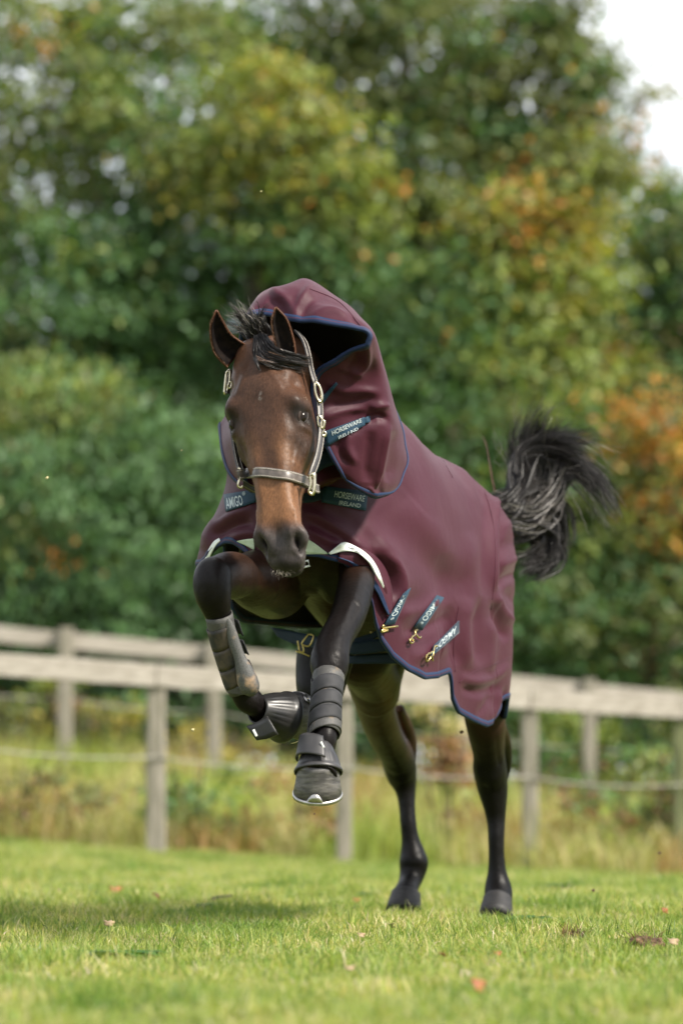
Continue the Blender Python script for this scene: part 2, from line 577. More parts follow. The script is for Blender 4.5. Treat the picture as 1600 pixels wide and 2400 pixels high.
def tree(name, label, cat, px_base, Y, blobs, size, seed, r0=0.16, group=None, droop=0.0, fluff=0.16):
    root = empty(name)
    tag(root, label, cat, group)
    b0 = P(px_base, 1700, Y)
    base = (b0.x, Y, float(ground_z(b0.x, Y)))
    v, f = limb_mesh(base, blobs, r0, seed)
    mesh_obj("trunk" if cat == "tree" else "stem", v, f, M_BARK, root)
    V, F, C = leaf_cloud(blobs, size, seed, droop, fluff)
    mesh_obj("crown" if cat == "tree" else "foliage", V, F, M_LEAF, root, smooth=False, attrs={"tint": C})
    return root
# each crown: (pixel x, pixel y, depth, radius x px, radius y px, leaf colours, leaf count)
G1 = "trees in the mixed hedgerow behind the fences"
tree("field_maple_tree", "tall tree at the upper left with olive and yellow green leaves", "tree", 60, 37.5, [
    (90, 130, 37.5, 260, 230, {'olive': 5, 'ygreen': 4, 'mid': 2, 'orange': .25}, 5200),
    (330, 330, 37.3, 210, 170, {'olive': 4, 'mid': 4, 'ygreen': 2}, 3600),
    (20, 420, 37.6, 200, 160, {'olive': 3, 'ygreen': 4, 'mid': 2}, 3000),
    (-260, 250, 37.9, 260, 330, {'olive': 4, 'mid': 4}, 3500),
    (420, 60, 37.8, 180, 140, {'olive': 4, 'mid': 3, 'ygreen': 1}, 2200),
], 0.055, 11, 0.2, G1)
tree("hazel_tree", "dark green leafy tree filling the left middle of the hedgerow", "tree", 230, 36.5, [
    (150, 700, 36.5, 290, 210, {'mid': 6, 'dark': 3, 'ygreen': .8, 'olive': 1}, 5600),
    (430, 560, 36.8, 190, 170, {'mid': 6, 'dark': 2, 'olive': 2}, 3200),
    (330, 950, 36.6, 170, 190, {'dark': 5, 'mid': 4}, 2600),
    (-200, 800, 36.9, 220, 330, {'mid': 5, 'dark': 3}, 3000),
    (560, 760, 37.2, 150, 170, {'mid': 4, 'blue': 3, 'dark': 2}, 2200),
], 0.055, 12, 0.17, G1)
tree("willow_bush", "big pale blue green bush with drooping sprays at the lower left behind the fence", "shrub", 210, 34.5, [
    (70, 960, 34.6, 200, 130, {'ygreen': 3, 'olive': 4, 'mid': 3, 'orange': .25}, 3400),
    (380, 1090, 34.4, 190, 150, {'blue': 7, 'mid': 2}, 3400),
    (130, 1180, 34.3, 230, 160, {'blue': 4, 'mid': 4, 'olive': 1, 'orange': .12}, 4000),
    (360, 1340, 34.2, 240, 150, {'mid': 4, 'blue': 4, 'dark': 1}, 4000),
    (60, 1400, 34.4, 230, 140, {'mid': 5, 'dark': 2, 'ygreen': .6}, 3200),
    (-230, 1200, 34.8, 220, 300, {'blue': 3, 'mid': 4}, 3000),
], 0.05, 13, 0.09, G1, droop=1.2)
tree("maple_tree", "bright yellow green tree with orange tips above the hood of the horse rug", "tree", 690, 36.2, [
    (610, 230, 36.2, 130, 90, {'yellow': 2, 'ygreen': 6, 'orange': .4, 'olive': 1}, 1700),
    (700, 350, 36.0, 180, 120, {'ygreen': 6, 'yellow': 1.6, 'orange': .5, 'olive': 2}, 3100),
    (520, 420, 36.3, 140, 110, {'ygreen': 5, 'yellow': 1.5, 'olive': 2, 'orange': .3}, 2000),
    (800, 500, 36.3, 150, 120, {'ygreen': 4, 'olive': 3, 'orange': .6, 'blue': 1}, 2200),
    (660, 570, 36.4, 170, 120, {'ygreen': 2, 'mid': 4, 'blue': 2, 'orange': .3}, 2500),
    (760, 720, 36.6, 190, 150, {'blue': 4, 'mid': 4, 'olive': 1}, 3000),
], 0.055, 14, 0.15, G1)
tree("oak_tree", "tall olive brown tree whose top reaches the patch of white sky", "tree", 1080, 39.0, [
    (960, 120, 39.0, 270, 210, {'olive': 7, 'mid': 3, 'orange': .25}, 5400),
    (1220, 230, 39.1, 200, 200, {'olive': 7, 'mid': 2, 'rust': .5, 'orange': .3}, 3600),
    (1000, 400, 39.2, 260, 180, {'olive': 6, 'mid': 4}, 4200),
    (700, 60, 39.4, 220, 170, {'mid': 5, 'olive': 4, 'dark': 1}, 3200),
    (1300, 30, 39.0, 110, 130, {'olive': 5, 'mid': 2}, 1000),
    (1400, 195, 38.9, 130, 60, {'olive': 4, 'orange': .6, 'mid': 2}, 700), (1370, 330, 38.9, 110, 110, {'olive': 4, 'orange': .5, 'mid': 3}, 1200), (1340, 90, 38.9, 100, 120, {'olive': 5, 'mid': 2}, 1100), (1520, 215, 38.9, 90, 26, {'olive': 3, 'rust': 1}, 170),
    (1260, 400, 39.2, 130, 150, {'olive': 5, 'orange': .8}, 1500),
    (900, -160, 39.3, 520, 150, {'olive': 5, 'mid': 3}, 4200),
], 0.058, 15, 0.24, G1)
tree("maple_tree", "yellow and orange maple to the right of the horse rug, below the white sky", "tree", 1230, 35.5, [
    (1350, 400, 35.6, 125, 90, {'orange': 1.6, 'olive': 4, 'ygreen': 2}, 1300),
    (1240, 540, 35.5, 170, 110, {'yellow': 2, 'ygreen': 4, 'orange': .9, 'olive': 2}, 2400),
    (1300, 680, 35.4, 150, 110, {'ygreen': 6, 'yellow': 2, 'orange': .4}, 2100),
    (1110, 680, 35.6, 170, 130, {'mid': 4, 'ygreen': 3, 'blue': 2}, 2500),
    (1200, 850, 35.4, 200, 120, {'ygreen': 5, 'mid': 4, 'orange': .5, 'yellow': .7}, 2900),
    (1010, 860, 35.7, 180, 150, {'mid': 4, 'blue': 4, 'dark': 1}, 2700),
    (1370, 900, 35.5, 150, 120, {'olive': 4, 'ygreen': 2, 'orange': .9, 'rust': .4}, 1900),
], 0.055, 16, 0.14, G1)
tree("hawthorn_bush", "dark green hawthorn at the right edge below the white sky", "tree", 1580, 37.0, [
    (1560, 560, 37.0, 150, 140, {'mid': 4, 'olive': 4, 'dark': 2}, 2000),
    (1500, 720, 37.0, 170, 150, {'dark': 4, 'mid': 4, 'olive': 2}, 2500),
    (1680, 700, 37.3, 180, 220, {'mid': 4, 'dark': 3}, 2600),
    (1470, 830, 37.2, 160, 110, {'olive': 3, 'mid': 4, 'orange': .3}, 1700),
], 0.055, 17, 0.14, G1)
tree("beech_bush", "orange brown autumn bush at the right edge behind the tail of the horse", "shrub", 1570, 34.2, [
    (1540, 1010, 34.2, 110, 90, {'orange': 2, 'olive': 4, 'yellow': 1.5}, 1200),
    (1570, 1170, 34.1, 120, 130, {'orange': 3, 'olive': 5, 'ygreen': 2}, 1700),
    (1540, 1330, 34.3, 130, 110, {'olive': 6, 'orange': 1.5, 'mid': 2}, 1500),
    (1720, 1150, 34.4, 130, 250, {'orange': 2, 'olive': 4}, 1900),
], 0.05, 18, 0.07, G1)
tree("elder_bush", "mid green bush behind the rump and tail of the horse", "shrub", 1320, 34.6, [
    (1300, 1060, 34.7, 190, 140, {'mid': 5, 'ygreen': 2, 'olive': 1, 'orange': .2}, 2900),
    (1380, 1260, 34.5, 190, 160, {'mid': 3, 'olive': 4, 'ygreen': 1.5}, 3300),
    (1300, 1440, 34.3, 220, 120, {'mid': 5, 'olive': 3, 'blue': 1}, 3000),
    (1540, 1470, 34.3, 160, 110, {'mid': 4, 'olive': 4, 'rust': .3}, 2000),
    (1050, 1100, 34.9, 180, 220, {'mid': 5, 'blue': 2}, 2400),
    (1000, 1430, 34.6, 230, 170, {'mid': 4, 'dark': 2}, 2400), (1150, 1650, 34.3, 260, 100, {'mid': 4, 'dark': 3}, 2400), (1480, 1660, 34.3, 260, 110, {'mid': 4, 'olive': 3, 'dark': 1}, 2600), (1750, 1600, 34.5, 160, 170, {'mid': 4, 'dark': 3}, 1600),
], 0.05, 19, 0.08, G1)
tree("laurel_bush", "deep green bush low behind the far fence rail beside the raised foreleg", "shrub", 640, 34.0, [
    (620, 1230, 34.2, 190, 180, {'mid': 4, 'dark': 4}, 2800),
    (600, 1460, 34.0, 220, 110, {'dark': 4, 'mid': 4}, 2700),
    (760, 1040, 34.6, 160, 180, {'mid': 3, 'dark': 3}, 1800),
    (800, 1480, 34.1, 170, 130, {'dark': 4, 'mid': 3}, 1700),
    (250, 1530, 34.0, 300, 80, {'dark': 5, 'mid': 4}, 2600), (250, 1680, 34.2, 330, 90, {'dark': 6, 'mid': 2}, 2800), (800, 1660, 34.2, 300, 100, {'dark': 5, 'mid': 4}, 2600),
    (-60, 1540, 34.1, 200, 90, {'dark': 5, 'mid': 4}, 1500), (-100, 1680, 34.2, 200, 90, {'dark': 6, 'mid': 2}, 1400),
], 0.05, 20, 0.08, G1)
# darker trees standing behind the front row
for (lab, pxb, bl, sd) in [
    ("shaded dark tree standing behind the upper left of the hedgerow", 100, [(0, 350, 42, 420, 420, {'dark': 5, 'mid': 5}, 3900), (-60, 950, 42, 420, 420, {'dark': 5, 'mid': 4}, 3600)], 31),
    ("shaded dark tree standing behind the hazel and the bright maple", 520, [(480, 420, 42.5, 380, 430, {'dark': 5, 'mid': 5}, 4700), (460, 1050, 42.5, 420, 420, {'dark': 5, 'mid': 4}, 3800)], 32),
    ("shaded dark tree standing behind the middle of the hedgerow", 930, [(900, 380, 43, 400, 480, {'dark': 4, 'mid': 4, 'olive': 3}, 6600), (900, 1050, 43, 400, 430, {'dark': 5, 'mid': 4}, 3600)], 33),
    ("shaded dark tree standing behind the orange maple at the right", 1310, [(1240, 620, 42, 300, 330, {'dark': 5, 'mid': 4, 'olive': 2}, 4200), (1380, 1100, 42, 380, 380, {'dark': 6, 'mid': 3}, 3600)], 34),
    ("shaded dark tree standing behind the hawthorn at the right edge", 1800, [(1800, 800, 42, 330, 360, {'dark': 5, 'mid': 4}, 3200), (1750, 1250, 42, 300, 300, {'dark': 5, 'mid': 3}, 2200)], 35),
]:
    tree("background_tree", lab, "tree", pxb, bl[0][2], bl, 0.085, sd, 0.26, G1, fluff=0.24)

# far woods that close the view between and beside the trees
wb = []
for i in range(-22, 26):
    wb.append((i * 330 - 200 + 130 * math.sin(i * 2.1), 1240, 56 + 2 * math.sin(i * 1.3), 330, 640, {'dark': 5, 'mid': 3}, 2600 if -6 <= i < 9 else 1500))
V, F, C = leaf_cloud(wb, 0.24, 77, fluff=0.5)
tag(mesh_obj("woods", V, F, M_LEAF, smooth=False, attrs={"tint": C}), "dark unbroken woodland far behind the hedgerow", kind="stuff")

# ------------------------------------------------------------------ weeds between the fences
def weed(name, label, px, Y, h, w, mix, n, seed, group, size=0.035):
    b0 = P(px, 1800, Y)
    gz = float(ground_z(b0.x, Y))
    root = empty(name); tag(root, label, "plant", group)
    r = random.Random(seed)
    parts = []
    for k in range(5):
        a = Vector((b0.x + r.uniform(-w, w) * .2, Y + r.uniform(-w, w) * .2, gz - .03))
        t = Vector((b0.x + r.uniform(-w, w), Y + r.uniform(-w, w), gz + h * r.uniform(.8, 1.05)))
        parts.append(tube_mesh(catmull([a, a.lerp(t, .5) + Vector((r.uniform(-.03, .03), 0, .03)), t], 4), [.012 * (1 - .06 * i) for i in range(9)], 5))
    v, f = merge(parts)
    mesh_obj("stem", v, f, M_BARK, root)
    cz = gz + h * .58
    s = FPX / Y
    pc = to_px([[b0.x, Y, cz]])[0]
    V, F, C = leaf_cloud([(pc[0], pc[1], Y, w * s, h * .45 * s, mix, n)], size, seed, fluff=0.07)
    mesh_obj("foliage", V, F, M_LEAF, root, smooth=False, attrs={"tint": C})


GW1 = "weeds on the bank behind the fence"
WEEDS = [
    ("dock_plant", "brown dried dock plant at the left edge low behind the near fence", 60, 23.9, .62, .42, {'rust': 4, 'olive': 3}, 420),
    ("nettle_clump", "green nettles growing to the right of the leftmost near fence post", 470, 23.6, .62, .40, {'ygreen': 3, 'mid': 4}, 520),
    ("dock_plant", "red brown dock standing between the two hind legs of the horse", 1045, 24.3, .95, .2, {'rust': 6, 'orange': .5}, 380),
    ("dock_plant", "pinkish brown dried stems left of the post seen below the hanging hoof", 690, 24.0, .58, .35, {'rust': 4, 'straw': 4}, 380),
    ("bramble_bush", "brown and green bramble low behind the fence at the right", 1440, 25.0, .85, .6, {'olive': 4, 'rust': 3, 'mid': 2}, 900),
    ("bramble_bush", "low dark bramble right at the foot of the rightmost fence post", 1545, 24.9, .6, .35, {'dark': 2, 'olive': 4, 'rust': 1}, 420),
    ("ragwort_plant", "yellow green ragwort beside the leftmost post of the far fence", 105, 31.0, .85, .42, {'yellow': 4, 'ygreen': 4}, 560),
    ("ragwort_plant", "yellow ragwort halfway between the two left posts of the far fence", 265, 31.0, .8, .3, {'yellow': 4, 'ygreen': 3}, 420),
    ("ragwort_plant", "straw coloured seed heads beside the second post of the far fence", 475, 31.1, .72, .3, {'straw': 4, 'yellow': 2, 'rust': 1}, 380),
    ("dock_plant", "rust brown dock under the left end of the far fence", 30, 30.6, .7, .22, {'rust': 3, 'straw': 1, 'olive': 3}, 300),
    ("dock_plant", "rust brown dock just right of the leftmost far fence post", 200, 30.7, .78, .2, {'rust': 4, 'olive': 2}, 300),
    ("dock_plant", "brown dock under the raised front hoof beyond the fence", 615, 30.9, .55, .3, {'rust': 3, 'straw': 3, 'ygreen': 1}, 360),
    ("cow_parsley_plant", "pale flower heads seen in the gap right of the right hind gaskin", 1010, 29.5, 1.1, .3, {'straw': 3, 'ygreen': 3}, 420),
    ("nettle_clump", "light green nettles in the gap between the hind legs", 1060, 30.5, 1.0, .35, {'ygreen': 4, 'mid': 3}, 520),
    ("nettle_clump", "green nettles behind the fence between the hind leg and the right post", 1290, 30.8, 1.0, .55, {'mid': 3, 'ygreen': 3, 'orange': .3}, 700),
    ("nettle_clump", "pale green nettles at the right edge behind the tape", 1500, 30.4, 1.1, .6, {'ygreen': 4, 'blue': 2, 'orange': .2}, 800),
    ("dock_plant", "dark brown clump at the foot of the bank left of the first post", 180, 24.0, .45, .4, {'rust': 3, 'olive': 3, 'dark': 1}, 420),
    ("nettle_clump", "low green weeds at the foot of the leftmost near post", 400, 24.2, .42, .3, {'mid': 4, 'ygreen': 2}, 360),
]
for i, (nm, lab, px, Y, h, w, mix, n) in enumerate(WEEDS):
    weed(nm, lab, px, Y, h, w, mix, n, 200 + i, GW1)
# ================================================================== horse
# horse frame: M middle of the trunk on the ground plan, F forward, LF the horse's left
HM = np.array([0.115, 11.33, 0.0])
HF = unit(np.array([-0.36, -0.933, 0.0]))
HL = np.array([-HF[1], HF[0], 0.0])


def H(a, l, z):
    return HM + HF * a + HL * l + np.array([0, 0, z])


def loft(rings, sub=5, n=28, exp=2.0):
    """rings: (centre(3), side vector*half width(3), depth vector*half depth(3)) -> closed tube"""
    C_ = catmull([r[0] for r in rings], sub); A_ = catmull([r[1] for r in rings], sub); B_ = catmull([r[2] for r in rings], sub)
    th = np.linspace(0, 2 * math.pi, n, endpoint=False)
    cs, sn = np.cos(th), np.sin(th)
    cs = np.sign(cs) * np.abs(cs) ** (2 / exp); sn = np.sign(sn) * np.abs(sn) ** (2 / exp)
    v = C_[:, None] + cs[None, :, None] * A_[:, None] + sn[None, :, None] * B_[:, None]
    nr = len(C_)
    v = np.concatenate([v.reshape(-1, 3), C_[:1], C_[-1:]])
    f = [tuple(q) for q in grid_faces(nr, n, True)]
    a0, a1 = nr * n, nr * n + 1
    f += [(i, a0, (i + 1) % n) for i in range(n)]
    f += [((nr - 1) * n + i, (nr - 1) * n + (i + 1) % n, a1) for i in range(n)]
    return v, f


def limb(rows, dr=1.15, sub=5, n=26, exp=2.0):
    """rows: (pxL, pxR, py, Y[, depth ratio]) measured on the photograph"""
    c = np.array([P((r[0] + r[1]) / 2, r[2], r[3]) for r in rows])
    t = unit(np.gradient(c, axis=0))
    rings = []
    for i, r in enumerate(rows):
        view = unit(c[i] - np.array([0, 0, CAMZ]))
        side = unit(np.cross(t[i], view))
        ti = t[i] - view * np.dot(t[i], view)
        hw = (r[1] - r[0]) / 2 * r[3] / FPX
        slope = abs(ti[2]) / (np.linalg.norm(ti) + 1e-9)
        hw *= max(slope, .35)
        dep = unit(np.cross(side, t[i]))
        rings.append((c[i], side * hw, dep * hw * (r[4] if len(r) > 4 else dr)))
    return loft(rings, sub, n, exp)


def free_limb(rows, sub=5, n=26, dr=1.0):
    """rows: (centre xyz, radius[, depth ratio])"""
    c = np.array([r[0] for r in rows]); t = unit(np.gradient(c, axis=0))
    rings = []
    for i, r in enumerate(rows):
        view = unit(c[i] - np.array([0, 0, CAMZ]))
        s = np.cross(t[i], view)
        if np.linalg.norm(s) < .2: s = np.cross(t[i], np.array([0, 0, 1.0]))
        s = unit(s)
        d = unit(np.cross(s, t[i]))
        rings.append((c[i], s * r[1], d * r[1] * (r[2] if len(r) > 2 else dr)))
    return loft(rings, sub, n)


body_parts = []
# trunk: (a, mid height, half height, half width)
TR = [(.80, 1.33, .10, .09), (.74, 1.33, .20, .17), (.60, 1.35, .27, .225), (.40, 1.37, .31, .24), (.15, 1.32, .345, .275), (-.12, 1.25, .355, .295), (-.36, 1.21, .325, .28), (-.56, 1.19, .28, .27), (-.72, 1.17, .21, .21), (-.80, 1.16, .1, .1)]
body_parts.append(loft([(H(a, 0, z), HL * hw, np.array([0, 0, hh])) for a, z, hh, hw in TR], 5, 40, 2.2))
# neck from shoulder to poll
pol = np.array(P(640, 815, 10.0))
nk = [(H(.36, 0, 1.42), .18, .26), (H(.54, 0, 1.52), .15, .21), (np.array(P(735, 1020, 10.48)), .115, .165), (np.array(P(690, 930, 10.2)), .105, .165), (np.array(P(655, 870, 10.05)), .088, .13)]
rings = []
cen = np.array([k[0] for k in nk]); tt = unit(np.gradient(cen, axis=0))
for i, (c0, w_, d_) in enumerate(nk):
    s = unit(np.cross(tt[i], HF)) ; s = s if np.dot(s, HL) > 0 else -s
    s = unit(HL - tt[i] * np.dot(HL, tt[i]))
    d = unit(np.cross(s, tt[i]))
    rings.append((c0, s * w_, d * d_))
body_parts.append(loft(rings, 6, 32))
# breast muscles and shoulders
for sgn, zz in ((1, 1.20), (-1, 1.22)):
    body_parts.append(free_limb([(H(.45, .12 * sgn, 1.42), .10), (H(.60, .12 * sgn, 1.30), .115), (H(.63, .11 * sgn, zz), .11), (H(.54, .12 * sgn, 1.10), .10)], 5))
# left foreleg (right in the picture), reaching forward
body_parts.append(limb([(800, 888, 1300, 10.70, 1.2), (794, 882, 1348, 10.58, 1.25), (783, 872, 1400, 10.45, 1.2), (767, 856, 1452, 10.33, 1.15), (746, 834, 1490, 10.25, 1.05), (733, 822, 1522, 10.2, 1.0), (726, 819, 1550, 10.17, 1.0), (729, 814, 1576, 10.15, 1.0), (738, 803, 1600, 10.13, 1.0), (741, 792, 1630, 10.10, 1.15), (739, 789, 1670, 10.06, 1.15),
                        (736, 790, 1705, 10.02, 1.2), (733, 790, 1735, 10.0, 1.2), (727, 784, 1762, 9.99, 1.05), (718, 786, 1795, 9.96, 1.0), (706, 793, 1822, 9.93, 1.0)]))
# right foreleg (left in the picture), raised and folded
rf = [(H(.50, -.16, 1.12), .12), (np.array(P(592, 1358, 10.42)), .085), (np.array(P(552, 1350, 10.24)), .070), (np.array(P(515, 1350, 10.06)), .062), (np.array(P(498, 1362, 9.97)), .060)]
body_parts.append(free_limb(rf, 6))
body_parts.append(limb([(478, 520, 1318, 9.98, .9), (457, 541, 1338, 9.95, 1.0), (451, 543, 1368, 9.93, 1.0), (457, 543, 1400, 9.93, 1.0), (470, 543, 1425, 9.95, 1.0), (482, 540, 1450, 9.97, 1.0), (495, 546, 1490, 9.99, 1.1),
                        (510, 560, 1540, 10.01, 1.1), (527, 577, 1590, 10.03, 1.15), (540, 600, 1625, 10.05, 1.15)]))
fp = [(np.array(P(560, 1612, 10.05)), .034), (np.array(P(582, 1640, 10.06)), .041), (np.array(P(612, 1662, 10.09)), .034), (np.array(P(640, 1675, 10.12)), .046), (np.array(P(655, 1680, 10.13)), .055)]
body_parts.append(free_limb(fp, 5))
# right hind (left in the picture)
body_parts.append(free_limb([(H(-.46, -.11, 1.24), .165, 1.1), (H(-.42, -.15, 1.06), .155, 1.2), (np.array(P(876, 1570, 11.85)), .105, 1.35), (np.array(P(880, 1625, 11.95)), .085, 1.3)], 6))
body_parts.append(limb([(815, 925, 1560, 11.85, 1.5), (819, 926, 1600, 11.9, 1.45), (828, 926, 1640, 12.0, 1.4), (840, 934, 1680, 12.1, 1.3), (858, 950, 1725, 12.25, 1.2), (884, 970, 1765, 12.4, 1.25), (896, 977, 1795, 12.47, 1.3), (908, 978, 1825, 12.5, 1.3),
                        (926, 975, 1855, 12.5, 1.3), (934, 973, 1890, 12.49, 1.3), (937, 976, 1930, 12.48, 1.3), (940, 982, 1965, 12.48, 1.25), (938, 994, 1995, 12.48, 1.15), (935, 1004, 2022, 12.47, 1.1), (935, 996, 2050, 12.46, 1.05),
                        (931, 986, 2072, 12.43, 1.05), (922, 980, 2092, 12.38, 1.05), (912, 985, 2112, 12.36, 1.0)]))
body_parts.append(free_limb([(np.array(P(935, 1660, 12.28)), .018), (np.array(P(950, 1700, 12.42)), .026), (np.array(P(958, 1740, 12.5)), .03), (np.array(P(957, 1790, 12.53)), .03)], 4))
# left hind (right in the picture)
body_parts.append(free_limb([(H(-.46, .11, 1.24), .165, 1.1), (H(-.42, .13, 1.06), .155, 1.2), (np.array(P(1112, 1560, 11.78)), .09, 1.2), (np.array(P(1130, 1660, 11.9)), .075, 1.2)], 6))
body_parts.append(limb([(1078, 1176, 1600, 11.86, 1.2), (1082, 1182, 1650, 11.90, 1.2), (1090, 1185, 1695, 11.94, 1.25), (1100, 1182, 1735, 12.0, 1.25), (1108, 1183, 1770, 12.05, 1.3), (1107, 1187, 1800, 12.08, 1.3), (1113, 1190, 1830, 12.12, 1.3),
                        (1122, 1190, 1862, 12.13, 1.3), (1132, 1187, 1892, 12.13, 1.3), (1140, 1184, 1925, 12.13, 1.3), (1143, 1182, 1965, 12.12, 1.3), (1144, 1182, 2010, 12.12, 1.3), (1142, 1187, 2045, 12.12, 1.2), (1137, 1195, 2068, 12.12, 1.15),
                        (1134, 1201, 2092, 12.11, 1.1), (1138, 1199, 2112, 12.07, 1.05), (1138, 1196, 2128, 12.03, 1.0)]))
body_parts.append(free_limb([(np.array(P(1176, 1700, 11.95)), .016), (np.array(P(1183, 1745, 12.1)), .024), (np.array(P(1180, 1790, 12.2)), .03), (np.array(P(1170, 1830, 12.22)), .03)], 4))
# sheath, belly fold
body_parts.append(free_limb([(np.array(P(770, 1500, 11.2)), .10), (np.array(P(756, 1570, 11.2)), .09), (np.array(P(750, 1630, 11.17)), .075), (np.array(P(752, 1672, 11.16)), .045)], 5))
body_parts.append(free_limb([(H(-.15, -.05, 1.0), .12), (np.array(P(850, 1540, 11.55)), .10), (np.array(P(880, 1590, 11.8)), .09)], 5))
# dock of the tail
TAIL0 = np.array(P(1160, 1228, 12.22))
body_parts.append(free_limb([(H(-.66, 0, 1.30), .07), (H(-.78, .02, 1.33), .055), (TAIL0, .040), (np.array(P(1195, 1228, 12.32)), .02)], 5))

# ------------------------------------------------------------------ head (own frame)
HD0 = np.array(P(597, 792, 9.86))          # forehead line at the poll
HD1 = np.array(P(655, 1325, 9.60))         # lips
hz = unit(HD1 - HD0)                        # down the face
YAW = math.radians(20)
hx = np.array([math.cos(YAW), -math.sin(YAW), 0.0])        # the horse's left = right in the picture, coming nearer
hx = unit(hx - hz * np.dot(hx, hz))
hy = unit(np.cross(hx, hz))                 # out of the face
if hy[1] > 0: hy = -hy
hx = unit(hx + .16 * hz)
HLEN = np.linalg.norm(HD1 - HD0)


def HD(x, y, t):
    return HD0 + hx * x + hy * y + hz * t


# t, dorsal y, (xd,yd), (w,yw), (xc,yc), (xj,yj), ventral y
HS = [(-.045, -.075, .02, -.078, .035, -.09, .04, -.12, .03, -.16, -.175),
      (-.015, -.032, .042, -.04, .060, -.085, .062, -.13, .05, -.18, -.20),
      (.03, -.010, .055, -.022, .078, -.07, .078, -.13, .06, -.20, -.22),
      (.09, .004, .062, -.008, .092, -.062, .088, -.13, .066, -.21, -.235),
      (.15, .014, .072, .000, .106, -.052, .094, -.125, .070, -.22, -.25),
      (.20, .016, .076, .002, .115, -.050, .095, -.125, .072, -.225, -.255),
      (.25, .013, .066, .000, .106, -.060, .093, -.13, .070, -.22, -.25),
      (.31, .008, .053, -.004, .086, -.056, .084, -.125, .062, -.20, -.23),
      (.36, .004, .046, -.006, .071, -.050, .068, -.11, .048, -.165, -.19),
      (.41, .000, .041, -.009, .060, -.046, .055, -.095, .038, -.135, -.15),
      (.46, -.002, .038, -.010, .055, -.043, .048, -.083, .034, -.115, -.126),
      (.505, -.004, .038, -.010, .056, -.040, .046, -.078, .034, -.104, -.114),
      (.545, -.008, .042, -.012, .061, -.040, .049, -.078, .036, -.102, -.112),
      (.58, -.015, .042, -.020, .061, -.046, .050, -.08, .036, -.10, -.11),
      (.61, -.028, .037, -.033, .052, -.055, .046, -.083, .034, -.100, -.108),
      (.635, -.048, .028, -.052, .039, -.066, .037, -.085, .028, -.098, -.104),
      (.650, -.068, .014, -.069, .02, -.075, .02, -.086, .016, -.094, -.097)]
ks = HLEN / .655
rows = []
for (t, f_, xd, yd, w_, yw, xc, yc, xj, yj, b_) in HS:
    half = [(0, f_), (xd * .55, f_ * .75 + yd * .25), (xd, yd), ((xd + w_) / 2 + .006, (yd + yw) / 2 + .006), (w_, yw), (xc + .003, (yw + yc) / 2), (xc, yc), (xj, yj), (xj * .5, b_ * .8 + yj * .2), (0, b_)]
    full = half + [(-x, y) for x, y in half[-2:0:-1]]
    pts = catmull(np.array(full + full[:1]), 4)[:-1]
    rows.append([HD(x * ks * 1.02, y * ks, t * ks) for x, y in pts])
rows = np.array(rows)
nr0, ncol = rows.shape[:2]
up = catmull(rows.reshape(nr0, -1), 6).reshape(-1, ncol, 3)
hv = np.concatenate([up.reshape(-1, 3), up[0].mean(0)[None], up[-1].mean(0)[None]])
hf = [tuple(q) for q in grid_faces(len(up), ncol, True)]
hf += [(i, len(hv) - 2, (i + 1) % ncol) for i in range(ncol)]
hf += [((len(up) - 1) * ncol + i, (len(up) - 1) * ncol + (i + 1) % ncol, len(hv) - 1) for i in range(ncol)]
body_parts.append((hv, hf))

# ------------------------------------------------------------------ join into one skin
V, F = merge(body_parts)
tmp = mesh_obj("skin_source", V, F, link=True)
# consistent outward normals
import bmesh
bm = bmesh.new(); bm.from_mesh(tmp.data); bmesh.ops.recalc_face_normals(bm, faces=bm.faces); bm.to_mesh(tmp.data); bm.free()
rm = tmp.modifiers.new("remesh", 'REMESH'); rm.mode = 'VOXEL'; rm.voxel_size = 0.0062; rm.use_smooth_shade = True
sm = tmp.modifiers.new("smooth", 'SMOOTH'); sm.factor = 0.5; sm.iterations = 9
dg = bpy.context.evaluated_depsgraph_get()
ev = tmp.evaluated_get(dg)
skin = bpy.data.meshes.new_from_object(ev)
bpy.data.objects.remove(tmp)
nv = len(skin.vertices)
co = np.empty(nv * 3); skin.vertices.foreach_get("co", co); co = co.reshape(-1, 3)
no = np.empty(nv * 3); skin.vertices.foreach_get("normal", no); no = no.reshape(-1, 3)

# sculpting in head coordinates
rel = co - HD0
_inv = np.linalg.inv(np.stack([hx, hy, hz], 1))
lx, ly, lt = (rel @ _inv.T).T / ks; lx = lx / 1.02
onhead = (lt > -.06) & (lt < .68) & (np.abs(lx) < .15) & (ly > -.27) & (ly < .05)


def g(x0, y0, t0, sx, sy, st_):
    return np.exp(-((np.abs(lx) - x0) / sx) ** 2 - ((ly - y0) / sy) ** 2 - ((lt - t0) / st_) ** 2)


d = np.zeros(nv)
EYE = (.097, -.041, .226)
d += .013 * g(.082, -.010, .190, .022, .022, .020)          # brow ridge
d += .005 * g(.108, -.050, .185, .016, .020, .024)          # outer rim of the orbit
d -= .016 * g(.090, -.028, .130, .022, .024, .022)           # hollow above the eye
d -= .007 * g(.070, -.010, .235, .014, .02, .03)
d -= .013 * g(EYE[0] + .006, EYE[1], EYE[2] + .001, .013, .015, .020)       # eye socket
d += .007 * g(.100, -.040, .258, .016, .02, .010)            # lower lid
d += .009 * g(.086, -.055, .315, .010, .012, .055)           # facial crest
d -= .010 * g(.066, -.026, .31, .016, .016, .05)
d -= .010 * g(.056, -.032, .41, .012, .014, .07)              # hollow along the nasal bone
d += .005 * g(.032, .0, .41, .012, .02, .09)                # nasal bone edges
d -= .002 * g(.0, .0, .40, .016, .02, .12)
d += .008 * g(.10, -.12, .27, .02, .04, .05)                # cheek
d -= .010 * g(.085, -.10, .37, .03, .03, .025)
d += .007 * g(.0, .012, .13, .05, .03, .06)                 # forehead
d -= .004 * g(.0, .012, .205, .02, .03, .03)
d += .019 * g(.056, -.030, .570, .014, .022, .028)          # nostril wings
